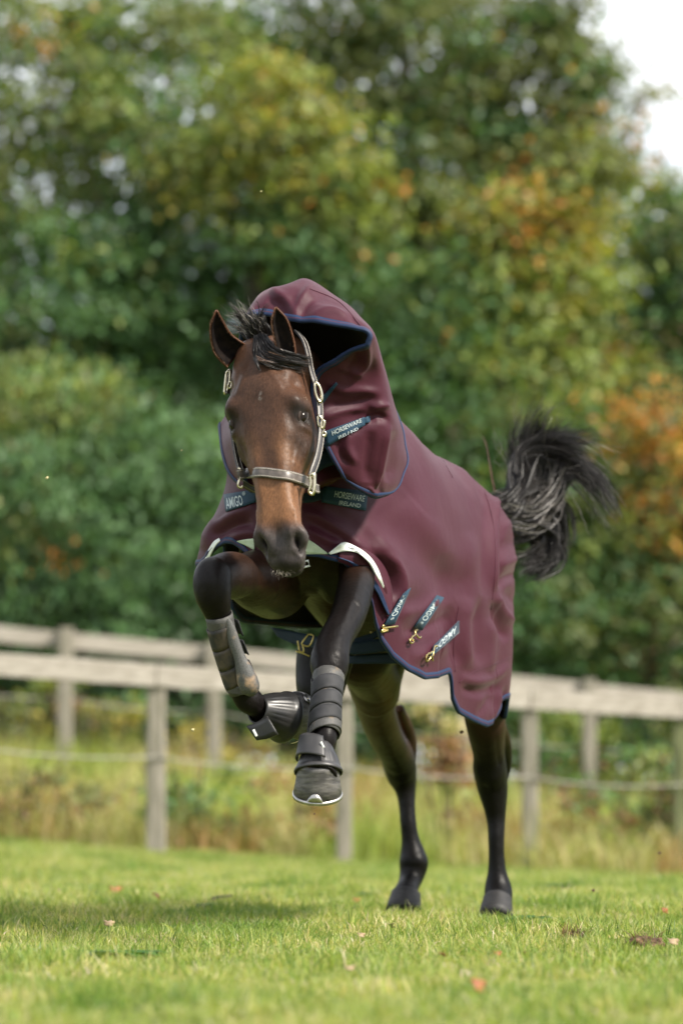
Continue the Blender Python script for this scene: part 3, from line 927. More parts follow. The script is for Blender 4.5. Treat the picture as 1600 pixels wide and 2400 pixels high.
d += .011 * g(.034, -.016, .556, .011, .012, .022)
d -= .010 * g(.0, -.012, .565, .016, .02, .03)
d -= .050 * g(.048, -.026, .580, .0095, .012, .019)         # nostril opening
d -= .030 * g(.054, -.036, .602, .009, .011, .014)
d -= .009 * g(.05, -.05, .540, .02, .012, .02)
d -= .006 * g(.030, -.040, .615, .012, .012, .012)
d += .008 * g(.0, -.05, .628, .026, .02, .016)               # upper lip
lip = np.exp(-((ly + .083 - .25 * (lt - .6)) / .005) ** 2) * smoothstep(.585, .61, lt)
d -= .006 * lip                                              # mouth line
d += .006 * g(.0, -.098, .632, .022, .014, .018)             # chin
co = co + no * (d * onhead)[:, None]


# leg sculpting in world space
def bumpw(p, r, amt):
    global co
    q = np.exp(-np.sum((co - np.array(p)) ** 2, 1) / r ** 2)
    co = co + no * (q * amt)[:, None]


def creasew(p, q, r, amt):
    """raised (or cut) line from p to q"""
    global co
    p, q = np.array(p), np.array(q)
    dq = q - p; t = np.clip(((co - p) @ dq) / (dq @ dq), 0, 1)
    dist2 = np.sum((co - (p + t[:, None] * dq)) ** 2, 1)
    co = co + no * (np.exp(-dist2 / r ** 2) * amt)[:, None]


creasew(P(850, 1370, 10.35), P(800, 1480, 10.15), .014, .006)
creasew(P(815, 1370, 10.35), P(785, 1480, 10.15), .012, -.006)
creasew(P(838, 1415, 10.3), P(808, 1510, 10.1), .013, -.006)
creasew(P(805, 1400, 10.3), P(770, 1470, 10.15), .010, .006)
bumpw(P(800, 1530, 10.1), .02, .008)
bumpw(P(742, 1560, 10.1), .018, .006)
creasew(P(745, 1520, 10.1), P(800, 1512, 10.1), .008, -.005)
creasew(P(740, 1583, 10.08), P(795, 1578, 10.08), .008, -.006)
creasew(P(800, 1485, 10.15), P(812, 1560, 10.05), .014, .006)
bumpw(P(765, 1535, 10.08), .03, .006)
creasew(P(790, 1540, 10.1), P(812, 1560, 10.1), .010, -.005)
bumpw(P(494, 1350, 9.86), .035, .005)
creasew(P(470, 1405, 9.86), P(535, 1412, 9.86), .012, -.004)
for px, Y in ((950, 12.4), (1150, 12.05)):
    creasew(P(px + 14, 1885, Y), P(px + 16, 2000, Y), .008, -.006)
    bumpw(P(px - 25, 1800, Y - .02), .03, .006)
    creasew(P(px - 5, 1800, Y), P(px - 12, 1850, Y), .012, -.004)
creasew(P(900, 1610, 11.85), P(945, 1735, 12.3), .016, -.008)
creasew(P(925, 1610, 11.9), P(962, 1740, 12.4), .012, -.006)
creasew(P(1165, 1700, 11.8), P(1172, 1790, 12.0), .012, -.006)
creasew(P(645, 1375, 10.4), P(690, 1330, 10.35), .03, .01)
creasew(P(668, 1330, 10.3), P(672, 1410, 10.45), .022, -.012)

def hdw(x, y, t):
    return HD(x * ks * 1.02, y * ks, t * ks)


for sg in (1, -1):
    creasew(hdw(.010 * sg, .012, .05), hdw(.056 * sg, .004, .155), .009, .0035)
    creasew(hdw(.050 * sg, .0, .08), hdw(.070 * sg, -.005, .15), .012, -.004)
    creasew(hdw(.084 * sg, -.036, .275), hdw(.060 * sg, -.026, .36), .005, .0028)
    creasew(hdw(.060 * sg, -.026, .36), hdw(.046 * sg, -.026, .46), .0045, .0026)
    creasew(hdw(.060 * sg, -.026, .36), hdw(.058 * sg, -.045, .44), .0045, .0022)
    creasew(hdw(.052 * sg, -.022, .49), hdw(.044 * sg, -.016, .55), .006, .003)
    creasew(hdw(.075 * sg, -.012, .205), hdw(.094 * sg, -.024, .185), .004, .003)
    creasew(hdw(.078 * sg, -.016, .215), hdw(.098 * sg, -.030, .195), .003, -.003)
    creasew(hdw(.092 * sg, -.10, .30), hdw(.085 * sg, -.15, .22), .010, .003)
skin.vertices.foreach_set("co", co.astype(np.float32).ravel())
skin.update()

# coat colours: bay with black points
pxy = to_px(co)
bay = np.array([0.068, 0.032, 0.018]); red = np.array([0.165, 0.078, 0.036]); dk = np.array([0.020, 0.013, 0.010]); blk = np.array([0.0034, 0.0028, 0.0026])
seal = np.array([0.045, 0.024, 0.016])
C = np.tile(bay, (nv, 1))


def mixc(cur, new, w):
    return cur * (1 - w[:, None]) + np.array(new) * w[:, None]


w = np.zeros(nv)
wh = onhead.astype(float)
C = mixc(C, seal, wh * np.exp(-(lx / .045) ** 2) * smoothstep(.02, .16, lt) * (1 - smoothstep(.34, .42, lt)) * .75)
C = mixc(C, red, wh * smoothstep(.36, .44, lt) * (1 - smoothstep(.51, .56, lt)) * .9)
C = mixc(C, red, wh * np.exp(-((np.abs(lx) - .05) / .03) ** 2) * np.exp(-((lt - .33) / .05) ** 2) * .7)
C = mixc(C, dk, wh * np.exp(-((np.abs(lx) - .085) / .028) ** 2) * np.exp(-((lt - .31) / .06) ** 2) * .7)
C = mixc(C, dk, wh * np.exp(-((np.abs(lx) - .098) / .03) ** 2) * np.exp(-((lt - .226) / .035) ** 2) * .9)
C = mixc(C, np.array([.011, .008, .006]), wh * np.clip(1.3 * np.exp(-((np.abs(lx) - .096) / .026) ** 2 - ((lt - .224) / .027) ** 2), 0, 1))  # dark eye skin, with the lid and brow shading painted in
C = mixc(C, np.array([0.05, 0.042, 0.04]), wh * smoothstep(.525, .575, lt + .15 * np.abs(lx)))
C = mixc(C, np.array([0.022, 0.018, 0.018]), wh * smoothstep(.60, .64, lt) * np.exp(-(lx / .04) ** 2))
C = mixc(C, np.array([0.006, 0.005, 0.005]), wh * g(.048, -.030, .586, .010, .014, .020))
# star on the forehead
for (a_, b_, s_) in ((.001, .186, .0018), (.0045, .172, .0012)):
    C = mixc(C, np.array([.6, .56, .52]), wh * np.exp(-((lx - a_) / s_) ** 2 - ((lt - b_) / (s_ * 1.9)) ** 2) * .8)
# breast below the rug: its shade is painted into the coat as darker brown
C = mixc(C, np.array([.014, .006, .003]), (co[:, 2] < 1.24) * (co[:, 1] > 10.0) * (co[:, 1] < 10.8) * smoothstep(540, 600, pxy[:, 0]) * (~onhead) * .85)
# legs
fore = (pxy[:, 0] < 905) & (co[:, 1] < 10.75) & (~onhead)
lowf = smoothstep(1262, 1330, pxy[:, 1] + .25 * (540 - pxy[:, 0])) * fore * (1 - smoothstep(535, 640, pxy[:, 0])) + fore * (pxy[:, 0] < 720) * (pxy[:, 1] > 1425) + fore * (pxy[:, 0] >= 725) * smoothstep(1300, 1380, pxy[:, 1])
lowf = np.clip(lowf, 0, 1)
C = mixc(C, np.array([0.006, 0.0045, 0.0042]), lowf)
hind = (co[:, 1] > 11.3)
C = mixc(C, bay * .36, hind * smoothstep(1480, 1560, pxy[:, 1]))
C = mixc(C, red * .6, hind * np.exp(-((pxy[:, 0] - (905 + .25 * (pxy[:, 1] - 1600))) / 22) ** 2) * smoothstep(1560, 1600, pxy[:, 1]) * .8)
C = mixc(C, blk, hind * smoothstep(1690, 1800, pxy[:, 1]))
C = mixc(C, seal, hind * smoothstep(1600, 1640, pxy[:, 1]) * (1 - smoothstep(1740, 1800, pxy[:, 1])) * (pxy[:, 0] < 890) * .6)
C = mixc(C, np.array([.012, .0055, .003]), (co[:, 2] < 1.12) * (co[:, 1] > 10.7) * (co[:, 1] < 11.75) * (pxy[:, 1] < 1580) * .8)  # belly darkened: underside shade painted into the coat colour
C = mixc(C, blk, (np.linalg.norm(co - TAIL0, axis=1) < .17) * 1.0)
C = mixc(C, blk, (np.linalg.norm(co - np.array(P(752, 1620, 11.17)), axis=1) < .16) * 1.0)
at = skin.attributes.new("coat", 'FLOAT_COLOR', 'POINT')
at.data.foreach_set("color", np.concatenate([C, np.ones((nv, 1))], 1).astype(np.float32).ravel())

m, nt, b = new_mat("horse_coat")
a = nt.nodes.new("ShaderNodeAttribute"); a.attribute_name = "coat"
n1 = noise_node(nt, 260, 3, stretch=(1, 1, .25)); n2 = noise_node(nt, 14, 4)
r1 = ramp_node(nt, n1.outputs[0], [(0.3, (.72, .72, .72)), (0.7, (1.25, 1.25, 1.25))])
r2 = ramp_node(nt, n2.outputs[0], [(0.3, (.75, .75, .75)), (0.7, (1.2, 1.2, 1.2))])
x1 = nt.nodes.new("ShaderNodeMixRGB"); x1.blend_type = 'MULTIPLY'; x1.inputs[0].default_value = 1
x2 = nt.nodes.new("ShaderNodeMixRGB"); x2.blend_type = 'MULTIPLY'; x2.inputs[0].default_value = 1
nt.links.new(a.outputs["Color"], x1.inputs[1]); nt.links.new(r1.outputs[0], x1.inputs[2])
nt.links.new(x1.outputs[0], x2.inputs[1]); nt.links.new(r2.outputs[0], x2.inputs[2])
nt.links.new(x2.outputs[0], b.inputs["Base Color"])
b.inputs["Roughness"].default_value = 0.43
b.inputs["Specular IOR Level"].default_value = 0.15
b.inputs["Sheen Weight"].default_value = 0.0
b.inputs["Sheen Roughness"].default_value = 0.4
n3 = noise_node(nt, 34, 3)
ad = nt.nodes.new('ShaderNodeMath'); ad.operation = 'MULTIPLY_ADD'; ad.inputs[1].default_value = .25
nt.links.new(n1.outputs[0], ad.inputs[0]); nt.links.new(n3.outputs[0], ad.inputs[2])
bump(nt, b, ad.outputs[0], 0.35, 0.006)
M_COAT = m
M_HAIR = simple_mat("black_horse_hair", (0.006, 0.005, 0.005), (0.02, 0.017, 0.016), 40, 0.42, bstr=0, spec=0.32)
M_HAIRTIP = simple_mat("sunbleached_hair_tip", (0.05, 0.03, 0.022), (0.16, 0.09, 0.06), 40, 0.45, bstr=0)
M_HOOF = simple_mat("hoof_horn", (0.045, 0.042, 0.042), (0.115, 0.107, 0.10), 28, 0.5, bstr=0.5, bdist=0.004, stretch=(1, 1, 3.5))
M_SHOE = simple_mat("horseshoe_steel", (0.3, 0.29, 0.28), (0.6, 0.58, 0.55), 30, 0.35, 0.9)
M_EYE = simple_mat("eye_surface", (0.004, 0.003, 0.002), (0.012, 0.008, 0.005), 30, 0.16, bstr=0, spec=.12)
M_INEAR = simple_mat("ear_inner_hair", (0.004, 0.003, 0.003), (0.012, 0.008, 0.006), 60, 0.9, spec=0.1)

horse = empty("horse")
tag(horse, "bay horse leaping towards the camera with both forelegs off the grass", "horse")
skin.name = "body"
skin.materials.clear(); skin.materials.append(M_COAT)
body = bpy.data.objects.new("body", skin); COL.objects.link(body); body.parent = horse
skin.polygons.foreach_set("use_smooth", np.ones(len(skin.polygons), dtype=bool))
bfaces = [tuple(p.vertices) for p in skin.polygons]
BODY_BVH = BVHTree.FromPolygons([tuple(v) for v in co], bfaces)


def hit(bvh, px, py, off=0.0, default_Y=None):
    o = Vector((0, 0, CAMZ)); dvec = ray(px, py)
    loc, nor, _, _ = bvh.ray_cast(o, dvec)
    if loc is None:
        if default_Y is None: return None, None
        return P(px, py, default_Y), -dvec
    if nor.dot(dvec) > 0: nor = -nor
    return loc + nor * off, nor


# short coat hair over the face and the legs
_view = unit(co - np.array([0, 0, CAMZ]))
_nn = np.empty(nv * 3); skin.vertices.foreach_get("normal", _nn); _nn = _nn.reshape(-1, 3)
_face = np.sum(_nn * _view, 1) < .25
_eyed = ((np.abs(lx) - .097) ** 2 + (lt - .226) ** 2 < .020 ** 2) & onhead
_cand = np.where(_face & (~_eyed) & ((onhead & (lt > .0)) | (pxy[:, 1] > 1330)))[0]
_pick = rng.choice(_cand, min(46000, 3 * len(_cand)), replace=True)
_p0 = co[_pick] + rng.normal(size=(len(_pick), 3)) * .003
_n0 = _nn[_pick]
_d0 = np.where(onhead[_pick][:, None], hz[None] + .25 * hx[None] * np.sign(lx[_pick])[:, None], np.array([[0, 0, -1.0]])) + rng.normal(size=(len(_pick), 3)) * .22
_d0 = unit(_d0 - _n0 * np.sum(_d0 * _n0, 1)[:, None])
_L = rng.uniform(.005, .011, (len(_pick), 1))
_s0 = unit(np.cross(_d0, _n0)) * .00028
_a = _p0 - _n0 * .0015; _b = _p0 + _d0 * _L * .55 + _n0 * .0010; _c = _p0 + _d0 * _L + _n0 * .0004
_hv = np.stack([_a - _s0, _a + _s0, _b - _s0, _b + _s0, _c - _s0 * .3, _c + _s0 * .3], 1).reshape(-1, 3)
_hf = (np.arange(len(_pick))[:, None, None] * 6 + np.array([[0, 1, 3, 2], [2, 3, 5, 4]])[None]).reshape(-1, 4)
_hc = np.repeat(C[_pick] * rng.uniform(.6, 1.7, (len(_pick), 1)), 6, 0)
mesh_obj("coat_hair", _hv, _hf, M_COAT, horse, attrs={"coat": _hc})["kind"] = "stuff"

# ------------------------------------------------------------------ eyes
def uv_ball(c, ax, ay, az, n=16):
    th = np.linspace(0, math.pi, n); ph = np.linspace(0, 2 * math.pi, 2 * n, endpoint=False)
    v = []
    for t in th:
        for p_ in ph:
            v.append(c + ax * math.sin(t) * math.cos(p_) + ay * math.sin(t) * math.sin(p_) + az * math.cos(t))
    return np.array(v), [tuple(q) for q in grid_faces(n, 2 * n, True)]


M_LID = simple_mat("eyelid_skin", (0.014, 0.009, 0.007), (0.03, 0.018, 0.012), 40, 0.6, spec=.2)
M_LIDLOW = simple_mat("eyelid_rim", (0.022, 0.017, 0.015), (0.04, 0.03, 0.026), 40, 0.5, spec=.2)
for sgn in (1, -1):
    c0 = HD(sgn * (EYE[0] - .0105) * ks * 1.02, (EYE[1] + .004) * ks, EYE[2] * ks)
    fwd = unit(hx * sgn * .80 + hy * .58)
    lat = unit(hz * .80 + hy * .36); lat = unit(lat - fwd * np.dot(lat, fwd)); upv = unit(np.cross(lat, fwd))
    if np.dot(upv, hy - hz) < 0: upv = -upv
    v, f = uv_ball(c0, lat * .0285, upv * .0195, fwd * .0215)
    e = mesh_obj("eye", v, f, M_EYE, horse)
    for (side, thick, lift) in ((1, .0062, .0015), (-1, .0030, .0005)):
        pts = []; rr_ = []
        for s in np.linspace(-1.08, 1.08, 15):
            h_ = side * .0150 * max(0, 1 - (s / 1.08) ** 2) ** .8
            q2 = min(.98, (s * .0265 / .0290) ** 2 + (h_ / .0202) ** 2)
            pts.append(c0 + lat * (s * .0272) + upv * h_ + fwd * (.0215 * math.sqrt(1 - q2) + lift))
            rr_.append(thick * (.35 + .65 * max(0, 1 - (s / 1.08) ** 2)))
        v, f = tube_mesh(pts, rr_, 8)
        mesh_obj("eyelid", v, f, M_LID if side > 0 else M_LIDLOW, horse)

# ------------------------------------------------------------------ ears
def ear(base_l, base_r, tip, mid_l, mid_r, Yb, Yt, depth, outer_mat):
    """cupped ear from outline pixels; opening faces the camera"""
    L_ = catmull(np.array([P(*base_l, Yb), P(*mid_l[0], Yb + (Yt - Yb) * .35), P(*mid_l[1], Yb + (Yt - Yb) * .75), P(*tip, Yt)]), 6)
    R_ = catmull(np.array([P(*base_r, Yb), P(*mid_r[0], Yb + (Yt - Yb) * .35), P(*mid_r[1], Yb + (Yt - Yb) * .75), P(*tip, Yt)]), 6)
    nrow, nc = len(L_), 17
    G = np.zeros((nrow, nc, 3))
    back = np.array([0.0, 1.0, 0.12])
    for i in range(nrow):
        wdt = np.linalg.norm(R_[i] - L_[i])
        for j in range(nc):
            s = j / (nc - 1)
            G[i, j] = L_[i] * (1 - s) + R_[i] * s + back * depth * wdt * math.sin(math.pi * s) ** .8
    v = G.reshape(-1, 3)
    return v, grid_faces(nrow, nc)


EARS = [
    ((534, 860), (572, 808), (507, 728), [(503, 824), (494, 769)], [(540, 784), (520, 752)], 9.90, 9.86),
    ((655, 842), (692, 838), (646, 721), [(645, 797), (638, 755)], [(687, 800), (671, 750)], 9.83, 9.82),
]
EAR_OBJ = []
for (bl, br, tp, ml, mr, Yb, Yt) in EARS:
    v, f = ear(bl, br, tp, ml, mr, Yb, Yt, 0.62, M_COAT)
    e = mesh_obj("ear", v, f, None, horse, attrs={"coat": np.tile(np.array([0.075, 0.030, 0.015]), (len(v), 1))})
    e.data.materials.append(M_COAT); 
    so = e.modifiers.new("thickness", 'SOLIDIFY'); so.thickness = 0.005; so.offset = -1
    inner = np.asarray(v).copy()
    iv, if_ = ear(bl, br, tp, ml, mr, Yb - .004, Yt - .004, 0.40, M_INEAR)
    cen_ = iv.mean(0); iv = cen_ + (iv - cen_) * np.array([.90, 1, .94])
    mesh_obj("ear_lining", iv, if_, M_INEAR, e)
    EAR_OBJ.append(e)


# ------------------------------------------------------------------ hair
def strands(guides, n, w0, spread0, spread1, wave, seed, segs=9, tipw=0.15, lenvar=(.75, 1.05), locks=0):
    """guides: list of (k,3) polylines of equal k. Hair ribbons interpolated between random pairs of guides"""
    r = np.random.default_rng(seed)
    Gd = np.array([catmull(np.array(q), 4) for q in guides])
    K = Gd.shape[1]
    V = []; 
    a_ = r.integers(0, len(Gd), n); b_ = np.clip(a_ + r.integers(-1, 2, n), 0, len(Gd) - 1); mix = r.random(n)[:, None, None]
    path = Gd[a_] * (1 - mix) + Gd[b_] * mix                       # n,K,3
    u = np.linspace(0, 1, K)
    ln = r.uniform(lenvar[0], lenvar[1], n)
    # resample to segs+1 with random length
    tt_ = np.clip(np.linspace(0, 1, segs + 1)[None] * ln[:, None], 0, 1) * (K - 1)
    i0 = np.minimum(tt_.astype(int), K - 2); fr = (tt_ - i0)[..., None]
    ar = np.arange(n)[:, None]
    p = path[ar, i0] * (1 - fr) + path[ar, i0 + 1] * fr
    s = np.linspace(0, 1, segs + 1)[None, :, None]
    off0 = r.normal(size=(n, 1, 3)) * spread0; off1 = r.normal(size=(n, 1, 3)) * spread1
    if locks:
        lk = r.integers(0, locks, n)
        a_l = r.integers(0, len(Gd), locks); m_l = r.random(locks)
        a_, b_ = a_l[lk], np.clip(a_l[lk] + 1, 0, len(Gd) - 1); mix = m_l[lk][:, None, None]
        path = Gd[a_] * (1 - mix) + Gd[b_] * mix
        p = path[ar, i0] * (1 - fr) + path[ar, i0 + 1] * fr
        off0 = r.normal(size=(locks, 1, 3))[lk] * spread0 + off0 * .35
        off1 = r.normal(size=(locks, 1, 3))[lk] * spread1 + off1 * .22
    ph = r.uniform(0, 6.28, (n, 1, 3)); fq = r.uniform(3, 8, (n, 1, 3))
    if locks:
        ph = r.uniform(0, 6.28, (locks, 1, 3))[lk] + ph * .06; fq = r.uniform(2, 5, (locks, 1, 3))[lk]
    p = p + off0 * (1 - s) + off1 * s + wave * s * np.sin(fq * s * 2 + ph) * (1.0 if locks else r.random((n, 1, 1)))
    t = unit(np.gradient(p, axis=1))
    side = unit(np.cross(t, r.normal(size=(n, 1, 3))))
    ww = w0 * r.uniform(.6, 1.4, (n, 1, 1)) * (1 - (1 - tipw) * s ** 1.5)
    q = np.stack([p - side * ww / 2, p + side * ww / 2], 2).reshape(n, -1, 3)
    idx = np.arange(n)[:, None, None] * (2 * (segs + 1))
    f = np.array([[2 * k, 2 * k + 1, 2 * k + 3, 2 * k + 2] for k in range(segs)])[None]
    return q.reshape(-1, 3), (idx + f).reshape(-1, 4)


def G_(*rows):
    return [np.array([P(*q) for q in row]) for row in rows]


M_EARFUR = simple_mat("brown_ear_fur", (.10, .05, .025), (.22, .12, .07), 50, .6, bstr=0)
for e_, (bl, br, tp, ml, mr, Yb, Yt) in zip(EAR_OBJ, EARS):
    fur = []
    for sd_, edge_ in ((-1, [bl, ml[0], ml[1], tp]), (1, [br, mr[0], mr[1], tp])):
        pe = catmull(np.array(edge_, float), 14)
        for i_, (x, y) in enumerate(pe[:-3]):
            q0 = np.array(P(x, y, Yt))
            fur.append([q0, q0 + np.array([sd_ * .002, -.002, .002]), q0 + np.array([sd_ * (.003 + .003 * rng.random()), -.004, .006])])
    v, f = strands(fur, 220, .0006, .0015, .0025, .001, 330, segs=3)
    mesh_obj("ear_fur", v, f, M_EARFUR, e_)["kind"] = "stuff"
# forelock: from between the ears down and blown to the right across the forehead
fl = G_([(600, 790, 9.87), (600, 815, 9.83), (608, 836, 9.81), (636, 846, 9.80), (684, 858, 9.82), (716, 864, 9.86)],
        [(610, 786, 9.88), (616, 808, 9.83), (634, 826, 9.80), (668, 838, 9.80), (704, 846, 9.83), (726, 848, 9.87)],
        [(620, 788, 9.88), (634, 806, 9.84), (654, 822, 9.82), (682, 834, 9.82), (710, 841, 9.84), (728, 840, 9.88)],
        [(602, 792, 9.87), (598, 820, 9.82), (603, 840, 9.80), (628, 853, 9.795), (672, 863, 9.82), (708, 870, 9.86)])
v, f = strands(fl, 1500, .0012, .004, .0075, .003, 301, locks=70)
mesh_obj("forelock", v, f, M_HAIR, horse)
v, f = strands([q[2:] for q in fl], 110, .0012, .004, .011, .004, 302, lenvar=(.9, 1.12), locks=20)
mesh_obj("forelock_tips", v, f, M_HAIRTIP, horse)
v, f = strands(G_([(598, 842, 9.78), (602, 852, 9.765), (606, 862, 9.76), (609, 868, 9.76)]), 60, .002, .003, .0015, 0, 303)
mesh_obj("forelock_whorl", v, f, M_HAIR, horse)
# mane tuft standing up behind and between the ears
mt = G_([(600, 800, 9.95), (580, 780, 9.96), (555, 765, 9.96), (532, 752, 9.96)],
        [(600, 795, 9.94), (582, 765, 9.95), (562, 742, 9.95), (545, 732, 9.95)],
        [(605, 795, 9.93), (595, 765, 9.94), (580, 742, 9.94), (566, 724, 9.94)],
        [(612, 795, 9.93), (605, 770, 9.92), (598, 752, 9.92), (590, 742, 9.92)],
        [(625, 795, 9.93), (615, 772, 9.91), (606, 760, 9.9), (600, 752, 9.9)])
v, f = strands(mt, 1000, .0013, .010, .017, .008, 304, locks=46)
mesh_obj("mane", v, f, M_HAIR, horse)
v, f = strands(mt, 130, .0017, .010, .022, .008, 305, lenvar=(.95, 1.15))
mesh_obj("mane_tips", v, f, simple_mat("grey_hair_tips", (.14, .12, .10), (.34, .31, .28), 50, .5, bstr=0), horse)
v, f = strands(G_([(606, 755, 9.93), (611, 738, 9.9), (618, 722, 9.88), (636, 704, 9.88)], [(610, 755, 9.93), (612, 738, 9.9), (617, 725, 9.88), (630, 712, 9.88)]), 26, .0016, .003, .006, .004, 306)
mesh_obj("mane_wisp", v, f, M_HAIR, horse)
# tail: root hidden behind the rump, a dark mass to the right, hair thrown up and out
tg = [[(1150, 1225, 12.25), (1205, 1242, 12.36), (1255, 1205, 12.42), (1262, 1130, 12.45), (1236, 1070, 12.45), (1240, 1010, 12.42), (1268, 950, 12.38)],
      [(1150, 1225, 12.25), (1220, 1250, 12.38), (1275, 1205, 12.46), (1285, 1130, 12.5), (1266, 1070, 12.5), (1276, 1020, 12.46), (1296, 985, 12.42)],
      [(1150, 1225, 12.25), (1225, 1238, 12.36), (1282, 1190, 12.44), (1302, 1120, 12.5), (1312, 1062, 12.52), (1352, 1035, 12.5), (1416, 1038, 12.48)],
      [(1160, 1212, 12.25), (1200, 1200, 12.34), (1225, 1152, 12.4), (1215, 1100, 12.42), (1196, 1062, 12.42), (1202, 1030, 12.4), (1222, 995, 12.36)],
      [(1160, 1215, 12.25), (1230, 1220, 12.36), (1285, 1172, 12.43), (1316, 1112, 12.48), (1362, 1092, 12.5), (1408, 1130, 12.48), (1448, 1195, 12.45)],
      [(1160, 1218, 12.25), (1230, 1216, 12.36), (1280, 1168, 12.44), (1310, 1118, 12.5), (1346, 1106, 12.52), (1386, 1145, 12.5), (1418, 1205, 12.46)],
      [(1165, 1205, 12.25), (1205, 1162, 12.3), (1206, 1110, 12.36), (1218, 1066, 12.4), (1262, 1036, 12.42), (1322, 1034, 12.4), (1380, 1062, 12.38)]]
v, f = strands(G_(*tg), 7500, .0022, .024, .022, .018, 310, segs=14, locks=170, lenvar=(.6, 1.05))
tail = mesh_obj("tail", v, f, M_HAIR, horse)
tl = [[(1155, 1205, 12.25), (1235, 1200, 12.36), (1290, 1215, 12.42), (1310, 1265, 12.44), (1290, 1320, 12.42), (1240, 1345, 12.36)],
      [(1155, 1215, 12.25), (1235, 1225, 12.36), (1275, 1240, 12.42), (1295, 1280, 12.44), (1280, 1320, 12.42), (1230, 1335, 12.36)],
      [(1155, 1225, 12.25), (1225, 1240, 12.34), (1255, 1265, 12.4), (1265, 1295, 12.4), (1250, 1320, 12.38), (1215, 1330, 12.34)],
      [(1155, 1195, 12.25), (1225, 1165, 12.36), (1270, 1150, 12.42), (1300, 1180, 12.46), (1312, 1240, 12.46), (1305, 1290, 12.44)]]
v, f = strands(G_(*tl), 3600, .0032, .022, .024, .014, 311, segs=11, locks=90)
mesh_obj("tail", v, f, M_HAIR, horse)
v, f = strands(G_(*tg[:6]), 420, .0020, .034, .055, .03, 312, segs=12, lenvar=(.7, 1.12))
mesh_obj("tail_wisps", v, f, simple_mat("tail_hair_sheen_tint", (.06, .055, .05), (.20, .18, .165), 50, .45, bstr=0), horse)  # loose wisps, their grey tint paints the sheen highlights of the tail
v, f = strands(G_([(1160, 1150, 12.0), (1152, 1115, 12.0), (1146, 1080, 12.0), (1138, 1040, 12.0), (1128, 1018, 12.0)]), 16, .002, .003, .004, .003, 313)
mesh_obj("tail_wisp", v, f, M_HAIRTIP, horse)
# whiskers round the lips
wg = []
for k in range(40):
    u_ = rng.uniform(-1, 1)
    x0 = 662 + u_ * 30; y0 = 1344 - 12 * u_ * u_ + rng.uniform(-8, 1)
    p0 = P(x0, y0 + 2, 9.64)
    wg.append([p0, p0 + Vector((u_ * .004 + rng.normal() * .003, -.006, -.007)), p0 + Vector((u_ * .011 + rng.normal() * .006, -.008, -.016 + rng.normal() * .004))])
v, f = strands([np.array(q) for q in wg], 34, .0005, .002, .003, 0, 314, segs=4)
mesh_obj("whisker", v, f, simple_mat("pale_whiskers", (.2, .17, .13), (.34, .3, .24), 50, .5, bstr=0), horse)
# ================================================================== turnout rug
def fabric(name, c_lo, c_hi, rough=0.55, sheen=0.25, weave=900, tint=(1, .75, .8), dust=0.0):
    m, nt, b = new_mat(name)
    n = noise_node(nt, 5, 4)
    r = ramp_node(nt, n.outputs[0], [(0.3, c_lo), (0.7, c_hi)])
    n2 = noise_node(nt, weave, 2)
    r2 = ramp_node(nt, n2.outputs[0], [(0.35, (.86, .86, .86)), (0.65, (1.12, 1.12, 1.12))])
    x = nt.nodes.new("ShaderNodeMixRGB"); x.blend_type = 'MULTIPLY'; x.inputs[0].default_value = 1
    nt.links.new(r.outputs[0], x.inputs[1]); nt.links.new(r2.outputs[0], x.inputs[2])
    if dust:
        nd = noise_node(nt, 7, 6)
        rd = ramp_node(nt, nd.outputs[0], [(.5, (0, 0, 0)), (.78, (dust, dust, dust))])
        xd_ = nt.nodes.new("ShaderNodeMixRGB"); xd_.inputs[2].default_value = (.16, .105, .085, 1)
        nt.links.new(rd.outputs[0], xd_.inputs[0]); nt.links.new(x.outputs[0], xd_.inputs[1]); x = xd_
    nt.links.new(x.outputs[0], b.inputs["Base Color"])
    b.inputs["Roughness"].default_value = rough
    b.inputs["Specular IOR Level"].default_value = 0.22
    b.inputs["Sheen Weight"].default_value = sheen
    b.inputs["Sheen Roughness"].default_value = 0.45
    b.inputs["Sheen Tint"].default_value = (*tint, 1)
    n3 = noise_node(nt, 21, 5)
    ad = nt.nodes.new("ShaderNodeMath"); ad.operation = 'MULTIPLY_ADD'; ad.inputs[1].default_value = 0.12
    nt.links.new(n2.outputs[0], ad.inputs[0]); nt.links.new(n3.outputs[0], ad.inputs[2])
    bump(nt, b, ad.outputs[0], 0.22, 0.009)
    return m


M_RUG = fabric("burgundy_rug_fabric", (0.044, 0.0072, 0.0160), (0.049, 0.0081, 0.0180), 0.55, 0.07, dust=.03)
M_LINING = fabric("dark_rug_lining", (0.010, 0.010, 0.012), (0.016, 0.016, 0.02), 0.8, 0.05)
M_NAVY = fabric("navy_webbing", (0.006, 0.016, 0.034), (0.010, 0.026, 0.050), 0.6, 0.2, 1400, (.8, .9, 1))
M_NAVYB = fabric("blue_edge_tape", (0.011, 0.024, 0.065), (0.015, 0.031, 0.08), 0.6, 0.05, 1400, (.8, .9, 1))
M_TAG = fabric("dark_teal_tag", (0.008, 0.030, 0.055), (0.012, 0.042, 0.075), 0.6, 0.1, 1400, (.8, .9, 1))
M_LETTER = simple_mat("pale_embroidery", (0.30, 0.36, 0.38), (0.45, 0.50, 0.50), 300, 0.7, bstr=0)
M_LETTERD = simple_mat("dark_print", (0.05, 0.06, 0.07), (0.09, 0.1, 0.11), 300, 0.7, bstr=0)
M_REFL = simple_mat("reflective_tape", (0.62, 0.66, 0.62), (0.74, 0.77, 0.73), 60, 0.4, bstr=0.05)
M_GREENTAPE = simple_mat("pale_green_lining", (0.36, 0.44, 0.30), (0.46, 0.54, 0.38), 40, 0.55, bstr=0.05)
M_GOLD = simple_mat("brass", (0.50, 0.38, 0.15), (0.66, 0.53, 0.24), 60, 0.28, 1.0, bstr=0.05)
m, nt, b = new_mat("navy_piping")
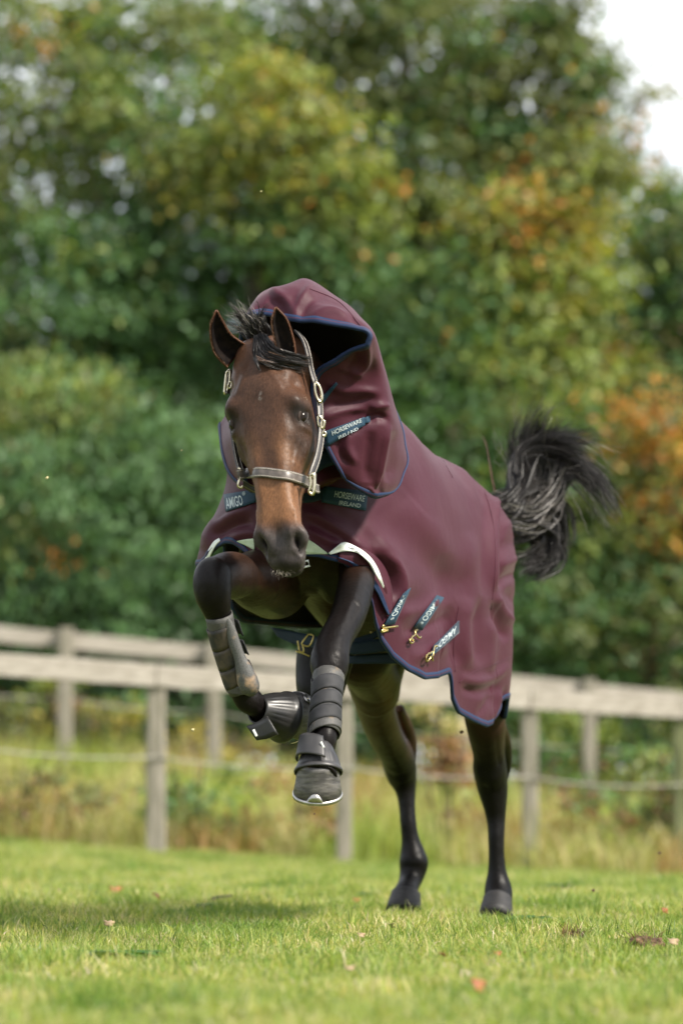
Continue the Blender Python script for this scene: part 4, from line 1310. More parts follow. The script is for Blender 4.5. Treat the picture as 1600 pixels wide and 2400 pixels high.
a = nt.nodes.new("ShaderNodeAttribute"); a.attribute_name = "across"
r = ramp_node(nt, a.outputs["Fac"], [(0.0, (.009, .020, .055)), (0.36, (.012, .026, .070)), (0.42, (.02, .02, .05)), (0.5, (.08, .02, .04)), (0.58, (.02, .02, .05)), (0.64, (.012, .026, .070)), (1.0, (.009, .020, .055))])
nt.links.new(r.outputs[0], b.inputs["Base Color"])
b.inputs["Roughness"].default_value = 0.6; b.inputs["Specular IOR Level"].default_value = 0.25
M_PIPE = m

rug = empty("turnout_rug")
tag(rug, "burgundy turnout rug with navy edging worn by the leaping horse", "horse rug")


def creases(v, nrm, lst, facing=True):
    """lst: (pixel polyline, width px, height m). Raises or sinks cloth along folds."""
    v = np.array(v); px = to_px(v)
    view = unit(v - np.array([0, 0, CAMZ]))
    fac = np.clip(-np.sum(view * nrm, 1) * 4 + .4, 0, 1) if facing else 1.0
    d = np.zeros(len(v))
    for poly, wd, amp in lst:
        pl = catmull(np.array(poly, float), 6)
        best = np.full(len(v), 1e9); bt = np.zeros(len(v))
        for i in range(len(pl) - 1):
            p, q = pl[i], pl[i + 1]
            dq = q - p
            t = np.clip(((px - p) @ dq) / (dq @ dq + 1e-9), 0, 1)
            ds = np.sum((px - (p + t[:, None] * dq)) ** 2, 1)
            up_ = ds < best
            best = np.where(up_, ds, best); bt = np.where(up_, (i + t) / (len(pl) - 1), bt)
        taper = np.clip(np.minimum(bt, 1 - bt) * 5, 0.0, 1) ** .7
        taper = np.where((bt <= 0) | (bt >= 1), 0, taper)
        d += amp * np.exp(-best / wd ** 2) * taper
    return v + nrm * (d * fac)[:, None]


def vnormals(v, f):
    v = np.asarray(v)
    f = np.asarray(f)
    n = np.zeros_like(v)
    fn = np.cross(v[f[:, 2]] - v[f[:, 0]], v[f[:, 3]] - v[f[:, 1]])
    for k in range(4):
        np.add.at(n, f[:, k], fn)
    return unit(n)


# ------------------------------------------------------------------ body of the rug
RIDGE = np.array([(-.98, 1.40), (-.84, 1.46), (-.6, 1.535), (-.36, 1.585), (-.1, 1.615), (.1, 1.66), (.3, 1.72), (.5, 1.73), (.72, 1.67), (.98, 1.53)])
HEMF = np.array([(440, 1330), (472, 1326), (481, 1316), (490, 1302), (505, 1283), (525, 1273), (545, 1275), (570, 1292), (595, 1320), (612, 1334), (650, 1338), (688, 1312), (705, 1302), (745, 1306),
                 (800, 1322), (836, 1350), (858, 1385), (868, 1425), (874, 1465), (888, 1505), (915, 1543), (950, 1573), (990, 1592), (1030, 1588), (1058, 1578), (1065, 1590), (1070, 1640), (1085, 1672),
                 (1120, 1692), (1150, 1704), (1180, 1692), (1200, 1640), (1260, 1600)], float)
NPH = 420
phi = np.linspace(0, 2 * math.pi, NPH, endpoint=False)
nE = 2.35


def spow(x, p): return np.sign(x) * np.abs(x) ** p


c_, s_ = np.cos(phi), np.sin(phi)
A_ = np.where(c_ > 0, .90, .93); B_ = .335
fa, fl_ = A_ * spow(c_, 2 / nE), B_ * spow(s_, 2 / nE)
# fuller over the shoulders and the haunches, a little waisted between
fl_ = fl_ * (1 + .05 * np.exp(-((fa + .5) / .22) ** 2) - .035 * np.exp(-((fa - .05) / .25) ** 2))
deg = np.degrees(phi)
zs = np.interp(fa, RIDGE[:, 0], RIDGE[:, 1]) - (.40 - .31 * smoothstep(.35, .85, fa) - .15 * smoothstep(-.2, -.7, fa))
hz_tab = np.interp(deg, [0, 100, 128, 140, 150, 160, 180, 200, 215, 235, 270, 290, 300, 360], [1.1, .9, .70, .70, .74, .82, .97, 1.03, 1.03, 1.02, 1.0, 1.0, 1.1, 1.1])
bl0 = np.exp(-((fa - .70) / .24) ** 2)
fp_ = to_px(np.stack([H(fa[i] * .99 + .05 * bl0[i], fl_[i] * (1 + bl0[i] * (.36 if s_[i] < 0 else .12)), 1.1) for i in range(NPH)]))
hemz = hz_tab.copy()
for i in range(NPH):
    if deg[i] < 128 or deg[i] > 296:
        pt = H(fa[i], fl_[i], 1.0)
        hemz[i] = P(fp_[i, 0], np.interp(fp_[i, 0], HEMF[:, 0], HEMF[:, 1]), pt[1])[2]
# soften the junction with the table
hs_ = hemz.copy()
for k in range(4):
    sm_ = (np.roll(hs_, 1) + np.roll(hs_, -1) + 2 * hs_) / 4
    far = (deg > 122) & (deg < 300)
    hs_ = np.where(far, sm_, hs_)
hemz = hs_
NV1, NV2 = 34, 46
G = np.zeros((NV1 + NV2, NPH, 3))
for k in range(NV1):
    u = k / (NV1 - 1)
    r_ = math.sin(u * math.pi / 2) ** .92
    aa = fa * (r_ if r_ < 1 else 1) ** .75
    ll = fl_ * r_
    zt = np.interp(aa, RIDGE[:, 0], RIDGE[:, 1])
    fr_ = smoothstep(.35, .85, fa)
    zz = zs + (zt - zs) * (1 - r_ ** (2.5 - .5 * fr_)) ** (1 / (1.9 - .5 * fr_ + .5 * smoothstep(-.2, -.7, fa)))
    G[k] = HM + HF * aa[:, None] + HL * ll[:, None] + np.stack([0 * aa, 0 * aa, zz], 1)
for k in range(NV2):
    u = (k + 1) / NV2
    zz = zs + (hemz - zs) * u
    fall = np.clip((zs - zz) / .5, 0, 1.3)
    infl = 1 + .015 * np.sin(fall * 2.5) - .05 * fall ** 2 * (fa < .3) - .05 * fall * (fa < -.3)
    hang = 1.0
    push = smoothstep(1.46, 1.16, zz)
    bl = np.exp(-((fa - .70) / .24) ** 2) * push
    aa = fa * (1 - .03 * fall ** 2) + .05 * bl
    ll = fl_ * infl * (1 + bl * np.where(s_ < 0, .36, .12))
    G[NV1 + k] = HM + HF * aa[:, None] + HL * ll[:, None] + np.stack([0 * aa, 0 * aa, zz], 1)
NR = NV1 + NV2
gv = G.reshape(-1, 3); gf = grid_faces(NR, NPH, True)
gn = vnormals(gv, gf)
ctr = HM + np.array([0, 0, 1.2])
if np.mean(np.sum(gn * (gv - ctr), 1)) < 0: gn = -gn; gf = gf[:, ::-1]
# soft random drape over the whole cloth
relr = gv - HM
la, ll_, lz = relr @ HF, relr @ HL, relr[:, 2]
dr = .004 * np.sin(la * 17 + 3 * np.sin(lz * 5)) * smoothstep(1.25, .9, lz) + .0018 * np.sin(la * 9 + lz * 13 + 1) + .0010 * np.sin(la * 23 - lz * 19) + .006 * np.sin(la * 12.5 + 2) * smoothstep(1.1, .75, lz)
gv = gv + gn * dr[:, None]
RUG_FOLDS = [
    # shoulder and flank, seen on the right of the picture
    ([(890, 1190), (960, 1270), (1020, 1330), (1080, 1400)], 34, -.012), ([(950, 1170), (1020, 1260), (1090, 1350)], 34, .010),
    ([(880, 1260), (930, 1330), (960, 1400)], 24, .010), ([(860, 1290), (905, 1350), (925, 1400)], 14, -.012),
    ([(1163, 1140), (1152, 1230), (1150, 1320), (1160, 1400)], 9, .012), ([(1145, 1160), (1135, 1280), (1130, 1400)], 14, -.008),
    ([(1170, 1240), (1195, 1225), (1222, 1215)], 9, .010), ([(1168, 1285), (1195, 1275), (1225, 1262)], 8, -.011),
    ([(1168, 1320), (1190, 1318), (1225, 1300)], 9, .012), ([(1165, 1375), (1185, 1355), (1222, 1342)], 9, -.014),
    ([(1162, 1390), (1175, 1430), (1205, 1460)], 10, .014), ([(1155, 1410), (1165, 1460), (1190, 1500)], 9, -.014), ([(1185, 1380), (1205, 1410), (1222, 1420)], 9, -.010),
    ([(1090, 1400), (1088, 1480), (1095, 1570)], 13, .015), ([(1120, 1400), (1118, 1480), (1122, 1560)], 11, -.011), ([(1150, 1450), (1150, 1520), (1145, 1580)], 12, .013),
    ([(1060, 1420), (1060, 1500), (1066, 1560)], 13, -.010), ([(1163, 1120), (1160, 1250), (1158, 1380)], 6, .010), ([(1172, 1180), (1172, 1280), (1168, 1370)], 7, -.010), ([(1100, 1250), (1104, 1350), (1108, 1450)], 22, .012), ([(1040, 1300), (1050, 1400), (1052, 1500)], 20, -.009),
    ([(1075, 1588), (1110, 1598), (1150, 1590), (1195, 1560)], 10, .011), ([(1080, 1612), (1120, 1622), (1170, 1610)], 9, -.010),
    ([(1150, 1690), (1165, 1650), (1170, 1620)], 7, .010), ([(1120, 1680), (1140, 1650), (1150, 1630)], 7, -.008), ([(1178, 1690), (1180, 1650), (1185, 1610)], 6, -.010),
    ([(930, 1440), (985, 1430), (1040, 1400)], 14, .010), ([(940, 1480), (1000, 1470), (1060, 1440)], 12, -.010), ([(960, 1540), (1010, 1530), (1055, 1500)], 16, .010),
    # back
    ([(1060, 1055), (1090, 1110), (1120, 1190)], 12, .007), ([(1085, 1080), (1115, 1130), (1140, 1180)], 9, -.006), ([(960, 950), (1000, 1010), (1030, 1080)], 16, -.006),
    # chest
    ([(478, 1290), (500, 1240), (545, 1205), (600, 1185)], 15, .016), ([(500, 1262), (540, 1235), (590, 1222)], 10, -.012), ([(505, 1225), (540, 1200), (585, 1180)], 9, -.008),
    ([(540, 1262), (580, 1250), (610, 1252)], 10, .010),
    ([(705, 1195), (760, 1220), (820, 1262), (870, 1300)], 12, .009), ([(720, 1218), (775, 1248), (830, 1278)], 10, -.007), ([(720, 1240), (770, 1268), (800, 1275)], 9, .009),
    ([(760, 1190), (840, 1235), (900, 1300)], 14, -.006), ([(830, 1225), (890, 1265), (950, 1320)], 18, .005),
    ([(800, 1300), (850, 1315), (890, 1360), (905, 1410)], 10, .016),
    ([(880, 1295), (915, 1345), (922, 1410)], 9, -.020), ([(905, 1300), (935, 1350), (938, 1420)], 10, .012),
]
RUG_FOLDS = [(pl_, w_, a_ * (1.2 if pl_[0][0] > 1050 and w_ < 16 else 1.2)) for pl_, w_, a_ in RUG_FOLDS]
gv = creases(gv, gn, RUG_FOLDS)
G = gv.reshape(NR, NPH, 3)
rp = mesh_obj("body_panel", gv, gf, M_RUG, rug)
rp.data.materials.append(M_LINING)
so = rp.modifiers.new("thickness", 'SOLIDIFY'); so.thickness = .006; so.offset = -1; so.material_offset = 1; so.material_offset_rim = 0
ctris = [tuple(int(i) for i in q) for q in gf]
RUG_BVH = BVHTree.FromPolygons([tuple(v) for v in gv], ctris)


def binding(name, edge, inward, nrm, width, mat, parent, closed=False, thick=.0045):
    """folded tape round a cloth edge. edge (n,3); inward unit vectors lying in the cloth; nrm outward"""
    e, w_, n_ = np.array(edge), np.array(inward), np.array(nrm)
    prof = [(1.0, .0006, 0), (1.0, thick * .8, .0), (.66, thick, .34), (.5, thick * 1.15, .5), (.33, thick, .66), (.0, thick * .8, 1.0), (-.10, 0, 1.0), (.0, -thick * 1.6, .8), (1.0, -thick * 1.7, 0)]
    rows = [e + w_ * (width * a) + n_ * b2 for a, b2, c2 in prof]
    v = np.stack(rows, 1).reshape(-1, 3)
    ac = np.tile(np.array([p_[2] for p_ in prof]), len(e))
    f = grid_faces(len(e), len(prof))
    if closed:
        L_ = (len(e) - 1) * len(prof)
        ex = np.array([[L_ + i, L_ + i + 1, i + 1, i] for i in range(len(prof) - 1)])
        f = np.concatenate([f, ex])
    return mesh_obj(name, v, f, mat, parent, attrs={"across": ac})


gn2 = vnormals(gv, gf).reshape(NR, NPH, 3)
if np.mean(np.sum(gn2.reshape(-1, 3) * (gv - ctr), 1)) < 0: gn2 = -gn2
binding("hem_binding", G[-1], unit(G[-5] - G[-1]), gn2[-2], .020, M_PIPE, rug, True)

# ------------------------------------------------------------------ hood (neck cover)
RIBS = [
    [(592, 1153, 10.30), (560, 1135, 10.36), (535, 1108, 10.42), (519, 1060, 10.52), (513, 1000, 10.70)],
    [(574, 1125, 10.22), (552, 1098, 10.31), (536, 1068, 10.40), (524, 1030, 10.52), (520, 985, 10.70)],
    [(556, 1075, 10.18), (545, 1045, 10.28), (538, 1020, 10.40), (535, 990, 10.55), (540, 960, 10.75)],
    [(548, 985, 10.20), (548, 960, 10.3), (552, 940, 10.42), (560, 930, 10.6), (590, 930, 10.8)],
    [(560, 880, 10.20), (562, 850, 10.3), (575, 840, 10.45), (600, 840, 10.6), (650, 870, 10.85)],
    [(567, 790, 10.12), (568, 765, 10.22), (590, 760, 10.4), (630, 790, 10.65), (700, 870, 10.9)],
    [(578, 743, 10.02), (592, 707, 10.12), (625, 692, 10.32), (680, 750, 10.65), (760, 890, 10.95)],
    [(625, 738, 10.02), (648, 678, 10.08), (690, 672, 10.3), (745, 740, 10.65), (815, 900, 11.0)],
    [(690, 752, 9.98), (705, 668, 10.06), (725, 656, 10.25), (795, 740, 10.65), (850, 905, 11.0)],
    [(755, 757, 9.94), (765, 706, 10.02), (782, 690, 10.22), (840, 770, 10.65), (878, 915, 11.02)],
    [(820, 766, 9.92), (832, 738, 10.0), (846, 742, 10.2), (878, 820, 10.6), (898, 925, 11.0)],
    [(862, 782, 9.92), (873, 782, 9.98), (880, 800, 10.15), (898, 870, 10.55), (912, 940, 10.95)],
    [(853, 808, 9.93), (878, 828, 10.03), (897, 850, 10.16), (912, 905, 10.5), (925, 965, 10.9)],
    [(800, 834, 9.98), (862, 868, 10.08), (907, 900, 10.17), (922, 945, 10.48), (938, 1000, 10.8)],
    [(742, 868, 10.02), (835, 925, 10.10), (912, 960, 10.16), (932, 985, 10.42), (948, 1030, 10.7)],
    [(728, 930, 10.05), (828, 972, 10.12), (911, 992, 10.17), (938, 1025, 10.4), (954, 1060, 10.62)],
    [(740, 1000, 10.08), (828, 1022, 10.12), (902, 1050, 10.19), (935, 1070, 10.38), (955, 1085, 10.56)],
    [(762, 1048, 10.10), (828, 1075, 10.13), (893, 1100, 10.21), (925, 1105, 10.36), (948, 1108, 10.5)],
    [(790, 1098, 10.13), (834, 1120, 10.16), (884, 1142, 10.23), (915, 1142, 10.34), (935, 1135, 10.45)],
    [(808, 1122, 10.16), (840, 1148, 10.19), (876, 1168, 10.24), (900, 1163, 10.32), (918, 1153, 10.40)],
]
RB = np.array([[P(*q) for q in r] for r in RIBS])
nrib, ncp = RB.shape[:2]
up1 = np.array([catmull(r, 12) for r in RB])                     # ribs x along
ncl = up1.shape[1]
HG = catmull(up1.reshape(nrib, -1), 12).reshape(-1, ncl, 3)
nrh = len(HG)
hvv = HG.reshape(-1, 3); hff = grid_faces(nrh, ncl)
hn = vnormals(hvv, hff)
hctr = np.array(P(720, 900, 10.5))
if np.mean(np.sum(hn * (hvv - hctr), 1)) < 0: hn = -hn; hff = hff[:, ::-1]
rh = hvv - hctr
hvv = hvv + hn * (.0025 * np.sin(rh[:, 0] * 30 + 2 * np.sin(rh[:, 2] * 21)) + .002 * np.sin(rh[:, 2] * 43 + rh[:, 0] * 17))[:, None]
HOOD_FOLDS = [
    ([(690, 752), (680, 715), (655, 690), (630, 675)], 9, .010), ([(690, 750), (705, 705), (735, 660)], 9, .012), ([(672, 745), (655, 715), (625, 700)], 8, -.008), ([(700, 745), (725, 710), (765, 690)], 8, -.009),
    ([(720, 748), (770, 725), (830, 740)], 9, .009), ([(740, 705), (790, 715), (850, 770)], 7, -.006), ([(610, 725), (640, 700), (690, 690)], 9, .005),
    ([(860, 800), (858, 850), (830, 880)], 8, .012), ([(838, 820), (828, 860), (800, 890)], 8, -.012), ([(790, 850), (815, 870), (850, 880)], 9, .008),
    ([(760, 890), (800, 915), (850, 915), (900, 930)], 10, .010), ([(755, 950), (810, 950), (850, 935), (905, 925)], 10, -.008), ([(750, 985), (800, 962), (860, 955)], 9, .010),
    ([(860, 985), (885, 975), (910, 985)], 10, -.016), ([(870, 960), (895, 950), (912, 955)], 7, .010),
    ([(912, 995), (900, 1050), (888, 1110), (880, 1145)], 6, .014), ([(870, 1010), (862, 1070), (860, 1130)], 12, -.012), ([(925, 1010), (920, 1070), (905, 1130)], 9, -.012),
    ([(820, 1010), (815, 1050), (835, 1090)], 9, .009), ([(790, 1020), (795, 1060), (815, 1090)], 8, -.008),
    ([(866, 1140), (872, 1152), (884, 1160)], 5, .008), ([(895, 1160), (890, 1140), (893, 1110)], 5, -.006),
]
hvv = creases(hvv, hn, HOOD_FOLDS)
HG = hvv.reshape(nrh, ncl, 3)
hood = mesh_obj("hood", hvv, hff, M_RUG, rug)
hood.data.materials.append(M_LINING)
so = hood.modifiers.new("thickness", 'SOLIDIFY'); so.thickness = .005; so.offset = -1; so.material_offset = 1; so.material_offset_rim = 0
HOOD_BVH = BVHTree.FromPolygons([tuple(v) for v in hvv], [tuple(int(i) for i in q) for q in hff])
hn2 = vnormals(hvv, hff).reshape(nrh, ncl, 3)
# edges of the hood: the front opening, then the two rounded lower corners
bd = binding("hood_binding", HG[:, 0], unit(HG[:, 3] - HG[:, 0]), hn2[:, 1], .020, M_PIPE, hood)
bd2 = binding("hood_binding", HG[-1], unit(HG[-4] - HG[-1]), hn2[-2], .020, M_PIPE, hood)
k0 = nrh - int(7.2 * 12)
bd3 = binding("hood_binding", HG[k0:, -1], unit(HG[k0:, -3] - HG[k0:, -1]), hn2[k0:, -2], .014, M_PIPE, hood)
bd4 = binding("hood_binding", HG[0], unit(HG[4] - HG[0]), hn2[1], .016, M_PIPE, hood)


# ------------------------------------------------------------------ cloth strips, tags and lettering lying on a surface
def lift(bvh, x, y, off):
    """point seen at the pixel, raised off the surface by off"""
    pt, nn = hit(bvh, x, y, 0)
    if pt is None: return None
    d_ = ray(x, y)
    return pt - d_ * (off / max(.4, abs(nn.dot(d_))))


def strip(name, A, B, bvh, mat, parent, off=.004, thick=.002, sub=6, across=5, Y=None):
    """A, B: pixel polylines of the two long edges. Laid on bvh (or at depth Y(px,py))"""
    a = catmull(np.array(A, float), sub); b2 = catmull(np.array(B, float), sub)
    V = []
    last = None
    for p, q in zip(a, b2):
        for k in range(across):
            x, y = p + (q - p) * k / (across - 1)
            if Y is not None:
                pt = P(x, y, Y(x, y))
            else:
                pt = lift(bvh, x, y, off)
                if pt is None:
                    pt = P(x, y, last) if last else P(x, y, 10.4)
                last = pt.y
            V.append(pt)
    f = grid_faces(len(a), across)
    if Y is None:
        Q = np.array([tuple(q) for q in V]).reshape(len(a), across, 3)
        for _ in range(3):
            Q[1:-1] = (Q[:-2] + 2 * Q[1:-1] + Q[2:]) / 4
            Q[:, 1:-1] = (Q[:, :-2] + 2 * Q[:, 1:-1] + Q[:, 2:]) / 4
        V = Q.reshape(-1, 3)
    o = mesh_obj(name, V, f, mat, parent)
    s_ = o.modifiers.new("thickness", 'SOLIDIFY'); s_.thickness = thick; s_.offset = 0
    return o


def quad_map(c, u, v):
    c = np.array(c, float)
    return (c[0] * (1 - u) + c[1] * u) * (1 - v) + (c[3] * (1 - u) + c[2] * u) * v


def obj_bvh(o):
    return BVHTree.FromPolygons([v.co.copy() for v in o.data.vertices], [tuple(q.vertices) for q in o.data.polygons])


def lettering(text, corners, bvh, parent, off=.0075, Y=None, mat=None, shear=0.0, name="lettering"):
    """text filling the quad corners (TL, TR, BR, BL in pixels)"""
    cu = bpy.data.curves.new("lettering", 'FONT'); cu.body = text; cu.size = 1; cu.shear = shear
    cu.offset = 0.012
    ob = bpy.data.objects.new("lettering", cu); COL.objects.link(ob)
    d_ = bpy.context.evaluated_depsgraph_get()
    me = bpy.data.meshes.new_from_object(ob.evaluated_get(d_))
    bpy.data.objects.remove(ob); bpy.data.curves.remove(cu)
    v = np.array([tuple(q.co) for q in me.vertices])
    faces = [tuple(p.vertices) for p in me.polygons]
    lo, hi = v.min(0), v.max(0)
    out = []
    tb = obj_bvh(parent)
    for q in v:
        u = (q[0] - lo[0]) / (hi[0] - lo[0]); w_ = 1 - (q[1] - lo[1]) / (hi[1] - lo[1])
        x, y = quad_map(corners, u, w_)
        if Y is not None:
            out.append(P(x, y, Y(x, y) - off))
        else:
            pt = lift(tb, x, y, .0028)
            if pt is None: pt = lift(bvh, x, y, off)
            out.append(pt if pt is not None else P(x, y, 10.4))
    bpy.data.meshes.remove(me)
    return mesh_obj(name, out, faces, mat or M_LETTER, parent, smooth=False)


def tagstrip(corners, bvh, mat=M_TAG, off=.005, Y=None, name="tag", parent=None, thick=.003):
    c = np.array(corners, float)
    A = [c[0] + (c[1] - c[0]) * t for t in (0, .33, .66, 1)]; B = [c[3] + (c[2] - c[3]) * t for t in (0, .33, .66, 1)]
    return strip(name, A, B, bvh, mat, parent or rug, off, thick, 4, 5, Y)


# chest tags
t = tagstrip([(524, 1159), (600, 1146), (602, 1176), (529, 1199)], RUG_BVH)
lettering("AMIGO", [(527, 1168), (565, 1160), (570, 1183), (531, 1194)], RUG_BVH, t)
lettering("®", [(567, 1153), (574, 1151), (575, 1160), (568, 1162)], RUG_BVH, t)
t = tagstrip([(758, 1139), (862, 1152), (857, 1197), (753, 1177)], RUG_BVH)
lettering("HORSEWARE", [(786, 1150), (856, 1162), (853, 1176), (783, 1165)], RUG_BVH, t)
lettering("IRELAND", [(796, 1173), (846, 1181), (844, 1190), (794, 1183)], RUG_BVH, t)
strip("chest_strap", [(700, 1152), (730, 1150), (758, 1147)], [(700, 1178), (728, 1178), (755, 1170)], RUG_BVH, M_NAVY, rug, .004, .003)
# hood tags
t = tagstrip([(760, 1011), (853, 977), (855, 996), (765, 1047)], HOOD_BVH, parent=hood, off=.007)
lettering("HORSEWARE", [(777, 1010), (846, 980), (848, 989), (779, 1021)], HOOD_BVH, t, off=.014)
lettering("IRELAND", [(792, 1022), (838, 1001), (840, 1007), (794, 1029)], HOOD_BVH, t, off=.014)
tagstrip([(853, 979), (866, 974), (867, 989), (854, 993)], HOOD_BVH, parent=hood, name="tag_tab")
t = tagstrip([(752, 932), (788, 895), (791, 900), (756, 946)], HOOD_BVH, parent=hood, off=.008)
strip("neck_strap", [(730, 1062), (752, 1058), (772, 1052)], [(742, 1110), (758, 1098), (786, 1088)], None, M_NAVY, rug, Y=lambda x, y: 10.22)
strip("throat_panel", [(560, 1050), (620, 1040), (700, 1040), (760, 1045), (815, 1070)], [(556, 1140), (620, 1160), (700, 1160), (765, 1132), (850, 1110)], None, M_RUG, hood, Y=lambda x, y: 10.235 + ((x - 690) / 130) ** 2 * .11 - (y - 1040) * .0003, across=9)
# reflective tape and pale green lining along the chest hem
strip("reflective_strip", [(478, 1318), (487, 1292), (500, 1270), (514, 1261)], [(488, 1318), (495, 1298), (506, 1278), (516, 1268)], RUG_BVH, M_REFL, rug, .004)
strip("chest_lining", [(555, 1268), (575, 1264), (596, 1262)], [(556, 1270), (578, 1280), (596, 1290)], RUG_BVH, M_GREENTAPE, rug, .005)
strip("chest_lining", [(704, 1254), (735, 1272), (768, 1297)], [(704, 1300), (735, 1299), (768, 1299)], RUG_BVH, M_GREENTAPE, rug, .005)
fA = [(792, 1316), (826, 1330), (858, 1352), (884, 1386), (900, 1420), (911, 1440)]
fB = [(800, 1276), (846, 1284), (880, 1304), (906, 1340), (919, 1390), (916, 1438)]
strip("chest_flap", fA, fB, RUG_BVH, M_RUG, rug, .012, .004)
fA2 = [(x * .78 + u * .22, y * .78 + v * .22) for (x, y), (u, v) in zip(fA, fB)]
strip("hem_binding", [(x - 1.5, y + 2) for x, y in fA], fA2, RUG_BVH, M_NAVYB, rug, .0165, .004)
t = strip("reflective_strip", [(770, 1296), (788, 1282), (806, 1270), (832, 1280), (862, 1300), (884, 1330), (900, 1374)], [(774, 1300), (800, 1293), (822, 1292), (842, 1298), (862, 1316), (878, 1344), (898, 1379)], RUG_BVH, M_REFL, rug, .019)
lettering("AMIGO", [(817, 1277), (845, 1291), (842, 1297), (814, 1284)], RUG_BVH, t, off=.028, mat=M_LETTERD)
# pale clip hanging under the chin
v, f = tube_mesh([P(x, y, 10.42) for x, y in [(706, 1316), (722, 1314), (725, 1326), (710, 1330)]], .004, 6, True)
mesh_obj("chest_clip", v, f, M_REFL, rug)

# three lettered flank straps (right in the picture) and their brass clips
for cs in ([(945, 1391), (962, 1378), (925, 1466), (900, 1466)], [(1023, 1396), (1039, 1400), (988, 1476), (971, 1470)], [(1056, 1470), (1076, 1456), (1022, 1530), (1008, 1541)]):
    pass
FL = [([(945, 1391), (962, 1378), (924, 1464), (899, 1466)], M_TAG), ([(1024, 1395), (1040, 1401), (988, 1478), (970, 1470)], M_TAG), ([(1075, 1455), (1075, 1483), (1009, 1541), (1017, 1512)], M_NAVY)]
for cs, mt_ in FL:
    TL, TR, BR, BL = [np.array(q, float) for q in cs]
    t = tagstrip([TL, TR, BR, BL], RUG_BVH, mt_, off=.014, name="flank_strap", thick=.003)
    # the word reads downward: its left end is at the top of the strap, its letter tops face right
    def sub(u0, u1, v0, v1):
        def q(u, v): return (TL * (1 - u) + BL * u) * (1 - v) + (TR * (1 - u) + BR * u) * v
        return [q(u0, v1), q(u1, v1), q(u1, v0), q(u0, v0)]
    lettering("AMIGO", sub(.10, .74, .2, .8), RUG_BVH, t, off=.016)
    lettering("®", sub(.78, .85, .35, .65), RUG_BVH, t, off=.016)


def rugY(x, y, off=.012):
    p_, _ = hit(RUG_BVH, x, y, off)
    return p_.y if p_ is not None else None


def wire(pts, r=.0032, parent=None, closed=False, bvh=None, Y=None, name="buckle", mat=None, off=.012):
    q = []
    lastY = None
    for x, y in catmull(np.array(pts, float), 4):
        if Y is None:
            p_, _ = hit(bvh, x, y, off)
            if p_ is None: p_ = P(x, y, lastY if lastY else 11.0)
        else:
            p_ = P(x, y, Y)
        lastY = p_.y
        q.append(p_)
    v, f = tube_mesh(q, r, 6, closed)
    return v, f


def cz(lst, ox=820, oy=1360, s=.1913):
    return [(ox + x * s, oy + y * s) for x, y in lst]


for grp in ([[(785, 625), (755, 640), (765, 680), (800, 715), (825, 705)], [(765, 680), (720, 705), (690, 740), (700, 770), (728, 765), (735, 735), (700, 725)]],
            [[(1030, 822), (1000, 830), (980, 890), (965, 950), (975, 965)], [(985, 890), (900, 915), (888, 960), (910, 975), (950, 925)]],
            [[(395, 550), (365, 557), (385, 580), (545, 562)], [(430, 600), (360, 610), (365, 630), (430, 612)], [(245, 640), (340, 628)]]):
    for q in grp:
        mv, mf = wire(cz(q), .0034, bvh=RUG_BVH)
        mesh_obj("clip", mv, mf, M_GOLD, rug)
# surcingles passing under the belly
sY = lambda x, y: float(np.interp(x, [600, 720, 824, 940, 1000], [11.28, 11.12, 10.98, 10.93, 10.98]))
t = strip("surcingle", [(940, 1494), (880, 1498), (824, 1504), (760, 1496), (690, 1480), (634, 1470)], [(939, 1521), (880, 1530), (824, 1534), (760, 1522), (690, 1510), (650, 1492)], None, M_NAVY, rug, Y=sY, thick=.003)
mv, mf = wire(cz([(600, 685), (645, 685), (652, 740), (665, 770), (660, 830), (625, 838)]), .0036, Y=10.92); mesh_obj("buckle", mv, mf, M_GOLD, t)
sY2 = lambda x, y: sY(x, y) + .05
t = strip("surcingle", [(986, 1525), (930, 1529), (880, 1532), (824, 1537), (760, 1530), (700, 1520)], [(976, 1556), (925, 1556), (880, 1556), (824, 1556), (765, 1552), (710, 1545)], None, M_NAVY, rug, Y=sY2, thick=.003)
mv, mf = wire(cz([(865, 850), (895, 855), (882, 905), (855, 935), (825, 1030), (785, 1037)]), .0036, Y=10.96); mesh_obj("buckle", mv, mf, M_GOLD, t)
t = strip("surcingle", [(905, 1466), (870, 1484), (830, 1497)], [(912, 1476), (872, 1500), (830, 1512)], None, M_NAVY, rug, Y=lambda x, y: sY(x, y) + .02, thick=.003)
# brass triangle buckle showing left of the straight foreleg
o_ = (640, 1450, .1913)
mv, mf = merge([wire(cz(q, *o_), .0030, Y=11.05) for q in ([(300, 270), (312, 330), (322, 395)], [(360, 330), (372, 370), (370, 410), (320, 400)], [(275, 400), (360, 425), (445, 460)])]
               + [wire(cz([(430, 190), (485, 203), (490, 240), (440, 335), (370, 325), (352, 300), (400, 230)], *o_), .0030, Y=11.05, closed=True)])
mesh_obj("buckle", mv, mf, M_GOLD, rug)

# stitched seams on the flank, the haunch and the hood
def seam(pts, bvh, parent, r=.0014):
    q = [hit(bvh, x, y, .0006)[0] for x, y in catmull(np.array(pts, float), 8)]
    q = [a for a in q if a is not None]
    if len(q) > 3:
        v, f = tube_mesh(q, r, 5)
        mesh_obj("seam", v, f, M_RUG, parent)


seam([(1092, 1072), (1130, 1140), (1156, 1230), (1160, 1330), (1150, 1430)], RUG_BVH, rug)
seam([(930, 925), (1000, 1010), (1060, 1120)], RUG_BVH, rug)
seam([(1066, 1575), (1062, 1520), (1068, 1460), (1075, 1420)], RUG_BVH, rug)
seam([(715, 672), (800, 712), (868, 800)], HOOD_BVH, hood)
seam([(1075, 1600), (1110, 1575), (1150, 1560), (1195, 1540)], RUG_BVH, rug)
